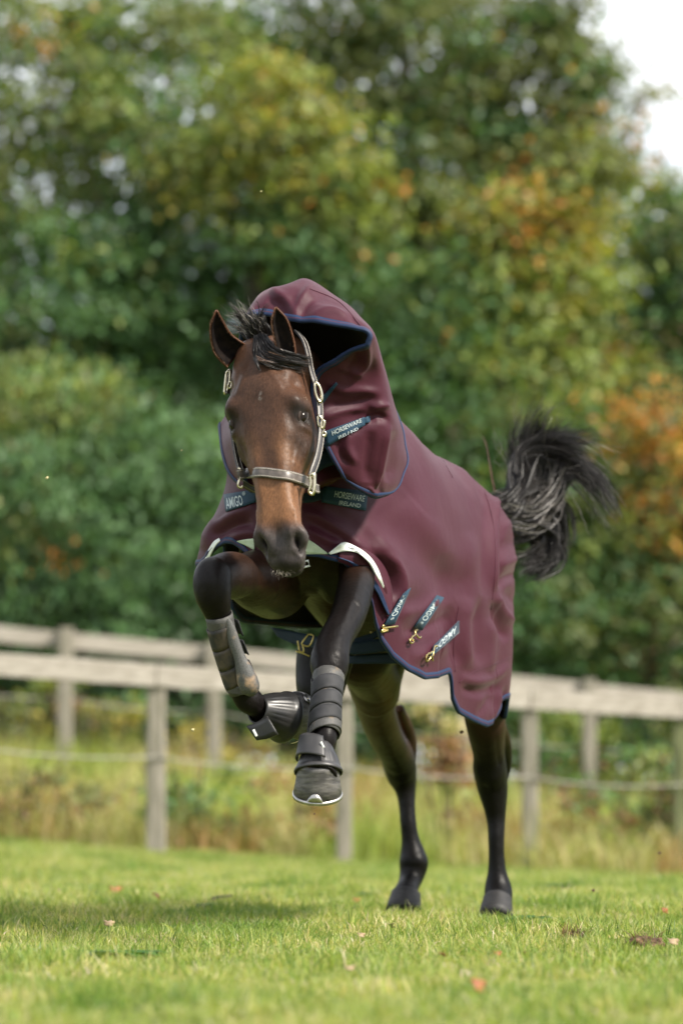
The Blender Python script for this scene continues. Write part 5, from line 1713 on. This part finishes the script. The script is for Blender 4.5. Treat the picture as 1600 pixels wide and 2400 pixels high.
# ================================================================== hooves
def hoof(top_c, bot_c, r_top, r_bot, fwd, parent, shoe=True, mat=None):
    top_c, bot_c = np.array(top_c), np.array(bot_c)
    ax = unit(bot_c - top_c)
    fw = unit(np.array(fwd) - ax * np.dot(fwd, ax)); sd = np.cross(ax, fw)
    V = []; n = 36
    th = np.linspace(0, 2 * math.pi, n, endpoint=False)
    prof = [(0, .90), (.06, 1.0), (.14, 1.0), (.4, 1.0), (.7, 1.0), (1, 1.0)]
    for t, k in prof:
        r_ = (r_top * (1 - t) + r_bot * t) * k
        c = top_c * (1 - t) + bot_c * t
        x = np.cos(th); y = np.sin(th)
        flat = np.where(x < -.35, -.35 + (x + .35) * .45, x)      # heels cut off behind
        ridge = 1 + .012 * math.sin(t * 34)
        V.append(c + (fw[None] * (flat[:, None] * r_ * 1.06 + t * r_ * .10) + sd[None] * (y[:, None] * r_)) * ridge)
    v = np.concatenate(V + [V[-1] * .15 + bot_c * .85])
    nr_ = len(prof) + 1
    f = [tuple(q) for q in grid_faces(nr_, n, True)] + [tuple(range((nr_ - 1) * n, nr_ * n))]
    h = mesh_obj("hoof", v, f, mat or M_HOOF, parent)
    if shoe:
        ring = V[-1]
        c = bot_c
        o1 = ring + ax * .001; o2 = ring + (ring - c) * .03 + ax * .001; o3 = o2 + ax * .010; i3 = c + (ring - c) * .72 + ax * .010; i1 = c + (ring - c) * .72 + ax * .001
        vv = np.concatenate([o2, o3, i3, i1]); ff = [tuple(q) for q in grid_faces(4, n, True)] + [(3 * n + i, 3 * n + (i + 1) % n, (i + 1) % n, i) for i in range(n)]
        mesh_obj("horseshoe", vv, ff, M_SHOE, h)
        # toe clip
        k = 0
        pc = V[-1][0]
        tri = []
        for s in np.linspace(-1, 1, 7):
            ang = s * .34
            i_ = ang
            x = math.cos(ang); y = math.sin(ang)
            for hgt in (0, 1):
                q = bot_c + fw * (x * r_bot * 1.06 + r_bot * .10) + sd * (y * r_bot)
                up_ = -ax * (.024 * (1 - s * s) * hgt)
                tri.append(q + up_ + fw * .0022 - fw * (.0 if not hgt else .006 * (1 - s * s)))
        vv = np.array(tri); ff = [(2 * i, 2 * i + 2, 2 * i + 3, 2 * i + 1) for i in range(6)]
        tc_ = mesh_obj("toe_clip", vv, ff, M_SHOE, h)
        so_ = tc_.modifiers.new("thickness", 'SOLIDIFY'); so_.thickness = .003
    return h


def px_r(w, Y): return w * Y / FPX


M_HOOFD = simple_mat("dark_hoof_horn", (0.005, 0.0045, 0.004), (0.016, 0.014, 0.013), 28, 0.6, bstr=0.5, bdist=0.004, stretch=(1, 1, 3.5))
h1 = hoof(P(746, 1785, 9.95), P(744.5, 1856, 9.985), px_r(46, 9.93), px_r(57, 9.93), (-.08, -1, .06), horse)
hc0, hc1 = np.array(P(650, 1678, 10.13)), np.array(P(684, 1684, 10.19))
h2 = hoof(hc0, hc1, .062, .072, (.15, -.75, .55), horse)
h3 = hoof(P(952, 2094, 12.38), P(946, 2146, 12.33), px_r(34, 12.4), px_r(42, 12.4), (-.5, -.86, 0), horse, shoe=False, mat=M_HOOFD)
h4 = hoof(P(1166, 2108, 12.06), P(1161, 2163, 11.98), px_r(33, 12.1), px_r(42, 12.1), (-.28, -.96, 0), horse, shoe=False, mat=M_HOOFD)

# ================================================================== boots
def mesh_fabric(name, c1, c2, mud, scale=600, mudamt=.55):
    m, nt, b = new_mat(name)
    v_ = nt.nodes.new("ShaderNodeTexVoronoi"); v_.inputs["Scale"].default_value = scale
    tc = nt.nodes.new("ShaderNodeTexCoord"); nt.links.new(tc.outputs["Object"], v_.inputs["Vector"])
    r = ramp_node(nt, v_.outputs["Distance"], [(0.1, c1), (0.5, c2)])
    n = noise_node(nt, 26, 5)
    rm_ = ramp_node(nt, n.outputs[0], [(mudamt - .05, (0, 0, 0)), (mudamt + .12, (1, 1, 1))])
    x = nt.nodes.new("ShaderNodeMixRGB"); x.inputs[2].default_value = (*mud, 1)
    nt.links.new(rm_.outputs[0], x.inputs[0]); nt.links.new(r.outputs[0], x.inputs[1])
    nt.links.new(x.outputs[0], b.inputs["Base Color"])
    b.inputs["Roughness"].default_value = .6
    bump(nt, b, v_.outputs["Distance"], .25, .003)
    return m


M_NEO = mesh_fabric("grey_mesh_neoprene", (.022, .021, .020), (.06, .058, .055), (.12, .09, .058), 420, .66)
M_STRAPN = simple_mat("dusty_velcro_strap", (0.008, 0.0085, 0.010), (0.022, 0.022, 0.025), 20, .75, bstr=.3, bdist=.002)
M_STRAPM = simple_mat("mud_brushed_strap", (0.014, 0.013, 0.012), (0.10, 0.072, 0.045), 18, .7, bstr=.3, bdist=.002, lo=.42, hi=.7)
M_SHELL = mesh_fabric("muddy_strike_pad", (.02, .02, .02), (.075, .075, .072), (.30, .20, .12), 260, .56)
M_RUBBER = simple_mat("black_rubber", (0.010, 0.010, 0.011), (0.024, 0.023, 0.022), 18, .36, bstr=.25, bdist=.003, spec=.38)
M_RUBDUST = simple_mat("dusty_rubber", (0.012, 0.012, 0.014), (0.036, 0.034, 0.034), 12, .45, bstr=.2, bdist=.003)


def leg_axis(rows):
    c = np.array([P((r[0] + r[1]) / 2, r[2], r[3]) for r in rows]); w_ = np.array([(r[1] - r[0]) / 2 * r[3] / FPX for r in rows])
    return c, w_


def sleeve(c, rx_, rd, v0, v1, mat, parent, name, nring=14, n=36, grow=.006, arc=None, flare=(0, 0), wob=.001, tilt=0.0):
    """part of a tube round the axis c (k,3), between parameters v0..v1, angles arc (rad, 0 = right in the picture, pi/2 = towards the camera)"""
    k = len(c)
    tt_ = np.linspace(v0, v1, nring)
    def samp(a): 
        a = np.asarray(a); 
        return np.stack([np.interp(tt_, np.linspace(0, 1, k), a[:, j]) for j in range(3)], 1) if a.ndim == 2 else np.interp(tt_, np.linspace(0, 1, k), a)
    C_ = samp(c); RX = samp(np.asarray(rx_)) + grow; RD = samp(np.asarray(rd)) + grow
    ax = unit(np.gradient(C_, axis=0)) if nring > 2 else np.tile(unit(C_[1] - C_[0]), (2, 1))
    fl = np.linspace(flare[0], flare[1], nring); RX = RX + fl; RD = RD + fl
    th = np.linspace(0, 2 * math.pi, n, endpoint=False) if arc is None else np.linspace(arc[0], arc[1], n)
    view = unit(C_ - np.array([0, 0, CAMZ]))
    sd = unit(np.cross(ax, view)); sd = np.where((sd[:, :1] < 0), -sd, sd)
    fr = -unit(np.cross(sd, ax)); fr = np.where((np.sum(fr * view, 1) > 0)[:, None], -fr, fr)
    V = C_[:, None] + sd[:, None] * (np.cos(th)[None, :, None] * RX[:, None, None]) + fr[:, None] * (np.sin(th)[None, :, None] * RD[:, None, None]) + ax[:, None] * (tilt * np.cos(th))[None, :, None]
    V = V + rng.normal(size=V.shape) * wob * .25
    f = grid_faces(nring, n, arc is None)
    o = mesh_obj(name, V.reshape(-1, 3), f, mat, parent)
    s_ = o.modifiers.new("thickness", 'SOLIDIFY'); s_.thickness = .004; s_.offset = 1
    return o


# boot on the straight foreleg
rowsL = [(735, 804, 1588, 10.14), (736, 797, 1610, 10.115), (736, 794, 1640, 10.08), (733, 793, 1670, 10.05), (731, 793, 1695, 10.03), (729, 793, 1722, 10.01)]
c, w_ = leg_axis(rowsL)
bootL = empty("brushing_boot"); tag(bootL, "dark brushing boot with dried mud on the straight foreleg", "horse boot", "brushing boots on the forelegs")
sleeve(c, w_ * .98, w_ * 1.12, 0, 1, M_NEO, bootL, "boot_body", grow=.002)
for (a, b2) in ((.17, .385), (.40, .605), (.62, .855)):
    sleeve(c, w_, w_ * 1.14, a, b2, M_STRAPN, bootL, "boot_strap", 6, grow=.006, arc=(-.35, math.pi + .2), tilt=-.010)
pad = sleeve(c, w_ * 1.0, w_ * 1.15, .10, 1.32, M_RUBDUST, bootL, "strike_pad", 10, 12, grow=.007, arc=(math.pi * .94, math.pi * 1.35), flare=(-.002, .004))
for (a, b2) in ((.15, .42), (.5, .85)):
    pass
sleeve(c, w_ * 1.0, w_ * 1.12, .86, 1.0, M_NEO, bootL, "boot_cuff", 5, grow=.005, tilt=-.012)

# boot on the raised foreleg
rowsR = [(484, 541, 1440, 9.965), (491, 546, 1470, 9.98), (502, 556, 1510, 10.0), (515, 568, 1550, 10.015), (528, 581, 1590, 10.03), (541, 592, 1622, 10.04)]
c, w_ = leg_axis(rowsR)
bootR = empty("brushing_boot"); tag(bootR, "muddy brushing boot with a long strike pad on the raised and folded foreleg", "horse boot", "brushing boots on the forelegs")
sleeve(c, w_ * .96, w_ * 1.1, 0, 1.0, M_NEO, bootR, "boot_body", grow=.003)
for (a, b2) in ((.16, .40), (.415, .63), (.645, .86)):
    sleeve(c, w_, w_ * 1.12, a, b2, M_STRAPM, bootR, "boot_strap", 6, grow=.006, arc=(.9, math.pi + .5), tilt=-.008)
    # free end of the strap standing out on the far side
    cc = c[0] * (1 - (a + b2) / 2) + c[-1] * (a + b2) / 2
    sleeve(c, w_ * 1.1, w_ * 1.1, a + .01, b2 - .04, M_STRAPN, bootR, "strap_end", 5, 8, grow=.012, arc=(-.9, .05), flare=(0, .004))
# long pad down the inside, rounded at its lower end
def blob_pad(name, outline_axis, mat, parent, Yo):
    """outline_axis: (px, py, half width px) down the pad; a domed shell"""
    rows_ = catmull(np.array(outline_axis, float), 5)
    V = []
    n = 11
    for i, (x, y, hw) in enumerate(rows_):
        tn = rows_[min(i + 1, len(rows_) - 1), :2] - rows_[max(i - 1, 0), :2]; tn = tn / (np.linalg.norm(tn) + 1e-9)
        nx, ny = -tn[1], tn[0]
        for s in np.linspace(-1, 1, n):
            Yi = Yo[0] + (Yo[1] - Yo[0]) * i / (len(rows_) - 1)
            dome = math.sqrt(max(0, 1 - s * s)) * hw * .75 * Yi / FPX
            V.append(P(x + nx * hw * s, y + ny * hw * s, Yi - dome))
    o = mesh_obj(name, V, grid_faces(len(rows_), n), mat, parent)
    s_ = o.modifiers.new("thickness", 'SOLIDIFY'); s_.thickness = .005
    return o


blob_pad("strike_pad", [(533, 1450, 4), (535, 1460, 10), (541, 1480, 13), (550, 1510, 14), (561, 1540, 14), (570, 1565, 19), (578, 1590, 24), (585, 1612, 24), (588, 1625, 17), (589, 1633, 4)], M_SHELL, bootR, (9.935, 9.985))
sleeve(c, w_ * 1.0, w_ * 1.1, .87, 1.03, M_NEO, bootR, "boot_cuff", 5, grow=.006, tilt=.016)

# ------------------------------------------------------------------ bell boots
def bell(c0, c1, r0, r1, fwd, name_parent, ribs, mat, v_ribs=(.35, .8), n=72):
    c0, c1 = np.array(c0), np.array(c1)
    ax = unit(c1 - c0); fw = unit(np.array(fwd) - ax * np.dot(fwd, ax)); sd = np.cross(ax, fw)
    th = np.linspace(0, 2 * math.pi, n, endpoint=False)
    V = []
    ts = np.linspace(0, 1, 22)
    for t in ts:
        s = t ** .85
        r_ = r0 * (1 - s) + r1 * s
        if t > .82: r_ = r_ + .003 * math.sin((t - .82) / .18 * math.pi)
        ang = np.arctan2(np.sin(th), np.cos(th))
        env = math.exp(-((t - sum(v_ribs) / 2) / ((v_ribs[1] - v_ribs[0]) / 2)) ** 4)
        rib = .0035 * env * np.maximum(0, np.cos(ang * ribs)) ** 2 * np.exp(-(ang / 1.25) ** 4)
        V.append((c0 * (1 - t) + c1 * t)[None] + fw[None] * (np.cos(th) * (r_ + rib))[:, None] + sd[None] * (np.sin(th) * (r_ + rib))[:, None])
    v = np.concatenate(V)
    o = mesh_obj("boot_bell", v, grid_faces(len(ts), n, True), mat, name_parent)
    s_ = o.modifiers.new("thickness", 'SOLIDIFY'); s_.thickness = .005; s_.offset = -1
    return ax, fw, sd


bb = empty("bell_boot"); tag(bb, "dusty black rubber bell boot over the hoof of the straight foreleg", "horse boot", "bell boots on the forelegs")
ax, fw, sd = bell(P(746, 1744, 9.985), P(746, 1812, 9.957), px_r(29, 9.98), px_r(57, 9.93), (.35, -1, .1), bb, 30, M_RUBDUST)
# wide closing strap folded across the front
rowsB = [(709, 780, 1738, 9.98), (704, 788, 1765, 9.965), (698, 794, 1795, 9.95), (692, 800, 1820, 9.94)]
cB, wB = leg_axis(rowsB)
fl_o = sleeve(cB, wB * .99, wB * 1.0, .02, .62, M_RUBDUST, bb, "closing_flap", 10, 18, grow=.006, arc=(math.pi * .40, math.pi * 1.12), tilt=.018)
strip("boot_label", [(750, 1740), (757, 1754)], [(754, 1738), (761, 1752)], None, M_REFL, bb, Y=lambda x, y: 9.905, thick=.001)
bb2 = empty("bell_boot"); tag(bb2, "black ribbed rubber bell boot hanging on the hoof of the raised foreleg", "horse boot", "bell boots on the forelegs")
ax, fw, sd = bell(P(602, 1664, 10.07), P(668, 1682, 10.15), .040, .078, (.1, -.8, .62), bb2, 26, M_RUBBER, v_ribs=(.15, .75))
rr_ = [P(x, y, Yv) for x, y, Yv in [(582, 1716, 10.02), (596, 1738, 10.0), (622, 1728, 9.99), (640, 1700, 9.99)]]
strip("closing_flap", [(578, 1702), (600, 1694), (626, 1678)], [(602, 1736), (626, 1732), (652, 1722)], None, M_RUBBER, bb2, Y=lambda x, y: 10.035 - .0006 * (x - 580), thick=.006)
strip("boot_label", [(591, 1712), (599, 1728)], [(596, 1709), (604, 1725)], None, M_REFL, bb2, Y=lambda x, y: 10.018, thick=.001)

# ================================================================== headcollar
M_LEATH = simple_mat("brown_leather", (0.055, 0.043, 0.036), (0.105, 0.085, 0.072), 60, .4, bstr=.35, bdist=.001, sheen=.1)
M_LEATHD = simple_mat("dark_leather", (0.016, 0.013, 0.013), (0.03, 0.026, 0.025), 60, .35, bstr=.3, bdist=.001)
M_STITCH = simple_mat("cream_stitching", (0.32, 0.29, 0.25), (0.42, 0.38, 0.33), 200, .6, bstr=0)
M_BRASSP = simple_mat("pale_brass", (0.46, 0.41, 0.29), (0.62, 0.56, 0.42), 60, .25, 1.0, bstr=.05)
hc = empty("headcollar"); tag(hc, "brown leather headcollar with brass buckles on the bay horse's face", "headcollar")


def facestrip(name, ctr, width, mat, off=.006, thick=.004, parent=None, defY=9.8, sub=5, sidevec=None):
    """leather strap following pixel centre line over the head (falls back to given depth)"""
    pl = catmull(np.array([q[:2] for q in ctr], float), sub)
    dy = catmull(np.array([[q[2]] for q in ctr], float), sub)[:, 0] if len(ctr[0]) > 2 else None
    c_, n_ = [], []
    for i, (x, y) in enumerate(pl):
        p_, nn = hit(BODY_BVH, x, y, off)
        if dy is not None and (p_ is None or abs(p_.y - dy[i]) > .06):
            p_ = P(x, y, dy[i]); nn = Vector((.55, -.8, 0))
        if p_ is None:
            p_ = P(x, y, defY); nn = Vector((.5, -.86, 0))
        c_.append(np.array(p_)); n_.append(np.array(nn))
    c_ = np.array(c_); n_ = np.array(n_)
    for _ in range(3):
        c_[1:-1] = (c_[:-2] + 2 * c_[1:-1] + c_[2:]) / 4; n_[1:-1] = (n_[:-2] + 2 * n_[1:-1] + n_[2:]) / 4
    n_ = unit(n_); t_ = unit(np.gradient(c_, axis=0)); s_ = unit(np.cross(t_, n_))
    if sidevec is not None: s_ = unit(np.tile(np.array(sidevec, float), (len(c_), 1)) - t_ * np.sum(t_ * np.array(sidevec), 1)[:, None])
    n_ = unit(np.cross(s_, t_)); 
    flip = np.sum(n_ * unit(c_ - np.array([0, 0, CAMZ])), 1) > 0
    n_ = np.where(flip[:, None], -n_, n_)
    prof = [(-.5, 0), (-.5, thick), (-.40, thick * 1.25), (0, thick * 1.35), (.40, thick * 1.25), (.5, thick), (.5, 0)]
    V = np.stack([c_ + s_ * (width * a) + n_ * b2 for a, b2 in prof], 1).reshape(-1, 3)
    o = mesh_obj(name, V, grid_faces(len(c_), len(prof)), mat, parent or hc)
    for sg in (-.36, .36):
        tv, tf = tube_mesh(c_ + s_ * width * sg + n_ * thick * 1.32, .0011, 5)
        mesh_obj("stitching", tv, tf, M_STITCH, o)
    return o


def ring_px(pts, Y, r, name="ring", closed=True, mat=None, parent=None):
    q = [P(x, y, Y) for x, y in (catmull(np.array(pts + pts[:1], float), 4)[:-1] if closed else catmull(np.array(pts, float), 4))]
    v, f = tube_mesh(q, r, 7, closed)
    return mesh_obj(name, v, f, mat or M_BRASSP, parent or hc)


nb = facestrip("noseband", [(556, 1113), (575, 1110), (605, 1108), (640, 1111), (675, 1117), (705, 1125), (731, 1134)], .030, M_LEATH)
facestrip("noseband_end", [(727, 1137, 9.74), (738, 1144, 9.76), (744, 1146, 9.80)], .026, M_LEATH)
# cheek strap (right side of the picture)
facestrip("cheek_strap", [(693, 778, 10.0), (712, 800, 9.94), (722, 835, 9.90), (728, 870, 9.86), (738, 900, 9.84)], .018, M_LEATHD, off=.012)
facestrip("cheek_strap", [(746, 935, 9.83), (749, 965, 9.82), (748, 985, 9.81)], .022, M_LEATHD, off=.012)
facestrip("cheek_strap", [(752, 1005, 9.80), (749, 1040, 9.78), (742, 1075, 9.75), (733, 1100, 9.73), (727, 1118, 9.72)], .022, M_LEATHD, off=.010)
ring_px([(738, 893), (748, 905), (754, 925), (752, 942), (744, 935), (738, 915)], 9.815, .0042, "buckle")
ring_px([(745, 972), (753, 980), (756, 995), (751, 1002), (745, 992)], 9.80, .0042, "ring")
ring_px([(754, 985), (760, 988), (757, 1003), (752, 1000)], 9.795, .0040, "buckle")
ring_px([(757, 1010), (763, 1014), (761, 1022), (755, 1018)], 9.79, .0032, "buckle")
ring_px([(726, 1113), (735, 1112), (737, 1135), (733, 1158), (724, 1152), (728, 1135)], 9.70, .0046, "ring")
ring_px([(733, 1108), (738, 1112), (737, 1122), (732, 1118)], 9.71, .0032, "ring")
# cheek strap on the far side (left edge of the face)
facestrip("cheek_strap", [(545, 1005, 9.92), (550, 1045, 9.89), (556, 1080, 9.86), (562, 1100, 9.84)], .020, M_LEATHD, off=.008)
facestrip("cheek_strap", [(540, 868, 10.0), (533, 895, 9.98), (534, 925, 9.96)], .018, M_LEATHD, off=.01)
ring_px([(531, 872), (538, 868), (538, 890), (532, 915), (526, 922), (528, 895)], 9.96, .0038, "buckle")
ring_px([(538, 893), (543, 897), (539, 910), (534, 905)], 9.955, .003, "buckle")
ring_px([(557, 1098), (563, 1100), (562, 1120), (558, 1138), (566, 1143), (568, 1138)], 9.80, .004, "ring", closed=False)
facestrip("throat_strap", [(566, 1132, 9.85), (600, 1150, 9.95), (660, 1160, 9.98), (715, 1150, 9.88)], .02, M_LEATHD, off=.006)
# ================================================================== fallen leaves, clods, flung bits
M_FALLEN = simple_mat("fallen_leaf_brown", (0.20, 0.05, 0.016), (0.33, 0.11, 0.03), 60, .6, bstr=.2, bdist=.002)
M_FALLENP = simple_mat("fallen_leaf_pale", (0.20, 0.14, 0.07), (0.32, 0.23, 0.13), 60, .6, bstr=.2, bdist=.002)
M_SOIL = simple_mat("turned_soil", (0.05, 0.028, 0.016), (0.15, 0.085, 0.05), 40, .95, bstr=.8, bdist=.01)


def ground_at(px, py):
    d_ = ray(px, py)
    loc, _, _, _ = GROUND_BVH.ray_cast(Vector((0, 0, CAMZ)), d_)
    return loc


def fallen(px, py, size, label, mat, rot, seed):
    p = ground_at(px, py)
    if p is None: return
    r = random.Random(seed)
    n = 22
    V = [Vector((0, 0, .35 * size))]
    for i in range(n):
        a = 2 * math.pi * i / n
        lob = .62 + .38 * abs(math.cos(2.5 * a)) ** .8
        x, y = math.cos(a) * size * lob, math.sin(a) * size * lob * .8
        V.append(Vector((x, y, .45 * abs(x) + .25 * size * math.sin(3 * a) * .5)))
    F = [(0, 1 + i, 1 + (i + 1) % n) for i in range(n)]
    R = Matrix.Rotation(rot, 4, 'Z') @ Matrix.Rotation(r.uniform(.5, .9), 4, 'X')
    V = [p + Vector((0, 0, .035)) + R @ q for q in V]
    o = mesh_obj("fallen_leaf", V, F, mat)
    so_ = o.modifiers.new("thickness", 'SOLIDIFY'); so_.thickness = .0012
    tag(o, label, "leaf", "fallen leaves on the grass")


FLV = [
    (270, 2108, .042, "orange brown fallen leaf highest at the left of the paddock grass", M_FALLEN, .3),
    (365, 2124, .034, "smaller brown fallen leaf just right of the orange one at the left", M_FALLEN, 1.4),
    (1115, 2352, .040, "rusty orange fallen leaf lying alone at the bottom of the grass", M_FALLEN, 1.0),
    (1036, 2272, .018, "tiny red brown leaf above the rusty leaf at the bottom", M_FALLEN, 2.0),
    (1164, 2268, .018, "tiny dark orange leaf below the left hind hoof", M_FALLEN, .4),
    (818, 2306, .020, "small tan leaf in the middle of the near grass", M_FALLENP, .4),
    (1226, 2268, .018, "tiny pinkish leaf to the right below the left hind hoof", M_FALLENP, 2.4),
    (1555, 2160, .026, "small orange leaf beyond the larger soil clod", M_FALLEN, .9),
    (834, 2132, .022, "dark brown curled leaf left of the right hind hoof", M_FALLEN, .2),
    (255, 2192, .026, "pale curled leaf under the row of leaves at the left", M_FALLENP, .2),
    (135, 2110, .026, "pale tan leaf at the far left of the grass", M_FALLENP, 1.2),
    (1575, 2240, .030, "pale pink brown leaf at the right edge of the grass", M_FALLENP, .7),
    (845, 2222, .022, "pale yellow leaf in the middle below the right hind hoof", M_FALLENP, .7),
    (915, 2198, .022, "tan leaf just below the right hind hoof", M_FALLENP, 2.2),
]
for i, (x, y, s, lab, mt_, ro) in enumerate(FLV):
    fallen(x, y, s * .72, lab, mt_, ro, 400 + i)


def clod(px, py, w, h, label, seed):
    p = ground_at(px, py)
    r = np.random.default_rng(seed)
    th = np.linspace(0, math.pi, 12); ph = np.linspace(0, 2 * math.pi, 26, endpoint=False)
    V = []
    for t in th:
        for q in ph:
            u = np.array([math.sin(t) * math.cos(q), math.sin(t) * math.sin(q), math.cos(t)])
            k = 1 + .28 * math.sin(5 * q + 3 * t + seed) * math.sin(t) + .2 * math.sin(9 * q - 5 * t) * math.sin(t) + r.normal() * .10
            V.append(np.array(p) + u * np.array([w, w * .7, h]) * k + np.array([0, 0, h * .6]))
    root = empty("soil_clod"); tag(root, label, "soil clod", "soil clods kicked up by the hooves")
    mesh_obj("soil", V, grid_faces(12, 26, True), M_SOIL, root, smooth=False)
    bs_ = np.array(p) + np.stack([r.uniform(-w, w, 60), r.uniform(-w, w, 60) * .6, r.uniform(.2, 1.4, 60) * h], 1)
    v, f, c = blades(60, 1, .02, .06, .004, 1.6, [(.12, .07, .035), (.2, .13, .07), (.08, .05, .03)], [1, 1, 1], seed, base=bs_)
    mesh_obj("roots", v, f, M_STRAW, root, attrs={"tint": c})


clod(1508, 2226, .050, .022, "larger brown clod of torn turf right of the hind hooves", 501)
clod(1340, 2212, .030, .020, "smaller dark clod of turf between the hoof and the larger clod", 502)

# broad weed leaves in the turf
def rosette(px, py, s, n, label, seed, col=None):
    p = ground_at(px, py); r = random.Random(seed)
    V, F = [], []
    for k in range(n):
        a = r.uniform(0, 6.28); L_ = s * r.uniform(.6, 1.1); w_ = L_ * .28
        dvec = Vector((math.cos(a), math.sin(a), 0)); sd_ = Vector((-math.sin(a), math.cos(a), 0))
        o_ = len(V)
        for j in range(5):
            t = j / 4
            c_ = p + dvec * L_ * t + Vector((0, 0, .012 + L_ * (.7 * t - .55 * t * t)))
            ww = w_ * math.sin(math.pi * min(.97, t * .85 + .12))
            V += [c_ - sd_ * ww, c_ + sd_ * ww]
        for j in range(4):
            F.append((o_ + 2 * j, o_ + 2 * j + 1, o_ + 2 * j + 3, o_ + 2 * j + 2))
    tint = np.tile(np.array(col or (.045, .12, .02)), (len(V), 1)) * np.repeat(np.random.default_rng(seed).uniform(.7, 1.3, (len(V) // 10, 1)), 10, 0)
    o = mesh_obj("weed_rosette", V, F, M_GRASS, attrs={"tint": tint})
    tag(o, label, "weed", "broad leaved weeds in the turf")


rosette(1228, 2172, .095, 26, "dark leafy weed flattened in the grass right of the left hind hoof", 601)
rosette(860, 2108, .075, 18, "dark leafy weed left of the right hind hoof", 602)
rosette(485, 2138, .085, 20, "dark grey green weed at the left middle of the grass", 603, (.06, .11, .04))
rosette(1310, 2092, .12, 20, "low green weed beyond the left hind hoof toward the right fence post", 604, (.07, .16, .025))
rosette(300, 2262, .11, 34, "long dark green tuft low at the left of the near grass", 605, (.06, .15, .02))
rosette(240, 2258, .09, 26, "dark green tuft at the left end of the long tuft in the near grass", 606, (.05, .13, .02))
v, f = tube_mesh([ground_at(x, y) + Vector((0, 0, .04)) for x, y in [(498, 2132), (512, 2128), (528, 2126), (545, 2124)]], [.006, .005, .006, .003], 6)
tag(mesh_obj("twig", v, f, M_BARK), "short pale twig lying beside the grey green weed", "twig")

# bits of turf thrown up by the hooves
def bit(px, py, Y, s, label, mat, seed):
    r = np.random.default_rng(seed)
    c_ = np.array(P(px, py, Y))
    v, f = uv_ball(c_, np.array([s, 0, 0]), np.array([0, s * .7, 0]), np.array([s * .2, 0, s * .8]), 5)
    v = c_ + (v - c_) * r.uniform(.5, 1.4, (len(v), 1))
    tag(mesh_obj("turf_bit", v, f, mat), label, "turf bit", "bits of turf flying round the horse")


M_DRYG = simple_mat("dry_grass_bit", (.45, .40, .16), (.6, .52, .3), 60, .7, bstr=0)
for i, (x, y, Y, s, lab, mt_) in enumerate([
    (451, 1711, 10.2, .0055, "pale bit of turf flying left of the raised hoof", M_DRYG), (110, 1120, 11.0, .005, "tiny pale speck flying at the far left over the bushes", M_DRYG), (426, 1055, 10.4, .003, "tiny pale speck flying left of the horse's face", M_DRYG),
    (1082, 1716, 11.6, .006, "dark bit of soil flying between the hind legs", M_SOIL), (737, 1908, 10.3, .003, "dark speck of soil flying below the front hoof", M_SOIL), (1390, 2088, 12.0, .006, "dark bit of soil flying to the right of the hind legs", M_SOIL),
    (612, 448, 11.0, .003, "tiny pale speck flying high above the horse's ears", M_DRYG), (1545, 2000, 12.5, .006, "dark bit of soil flying at the right edge near the fence post", M_SOIL)]):
    bit(x, y, Y, s, lab, mt_, 700 + i)
v, f = tube_mesh([P(x, y, 10.1) for x, y in [(682, 1743), (692, 1741), (700, 1737), (709, 1733)]], [.0012, .002, .0016, .0012], 5)
tag(mesh_obj("grass_scrap", v, f, M_DRYG), "thin dry grass scrap flying between the two front hooves", "grass scrap")

# longer blades round the hooves
hb = []
for (px_, py_) in ((946, 2140), (1160, 2158)):
    c_ = np.array(ground_at(px_, py_))
    hb.append(c_ + np.stack([rng.normal(0, .055, 170), rng.normal(-.03, .05, 170), np.zeros(170)], 1))
hb = np.concatenate(hb)
v, f, c = blades(len(hb), 1, .03, .075, .0036, .8, GCOL, GW, 801, base=hb)
tag(mesh_obj("long_grass", v, f, M_GRASS, attrs={"tint": c}), "longer grass blades standing round the hind hooves", kind="stuff")

# ================================================================== put every thing's origin at its base
def _descend(o):
    for c in o.children:
        yield c
        yield from _descend(c)


for o in list(COL.objects):
    if o.parent is not None or o.get("kind") in ("structure", "stuff") or o.type not in ("EMPTY", "MESH"):
        continue
    ms = [o] if o.type == "MESH" else [c for c in _descend(o) if c.type == "MESH"]
    lo = np.full(3, 1e9); hi = np.full(3, -1e9)
    for m_ in ms:
        q = np.empty(len(m_.data.vertices) * 3, np.float32); m_.data.vertices.foreach_get("co", q); q = q.reshape(-1, 3)
        lo = np.minimum(lo, q.min(0)); hi = np.maximum(hi, q.max(0))
    base = Vector(((lo[0] + hi[0]) / 2, (lo[1] + hi[1]) / 2, lo[2]))
    if o.type == "MESH":
        o.data.transform(Matrix.Translation(-base)); o.location = base
    else:
        o.location = base
        for c in o.children:
            c.matrix_parent_inverse = Matrix.Translation(-base)
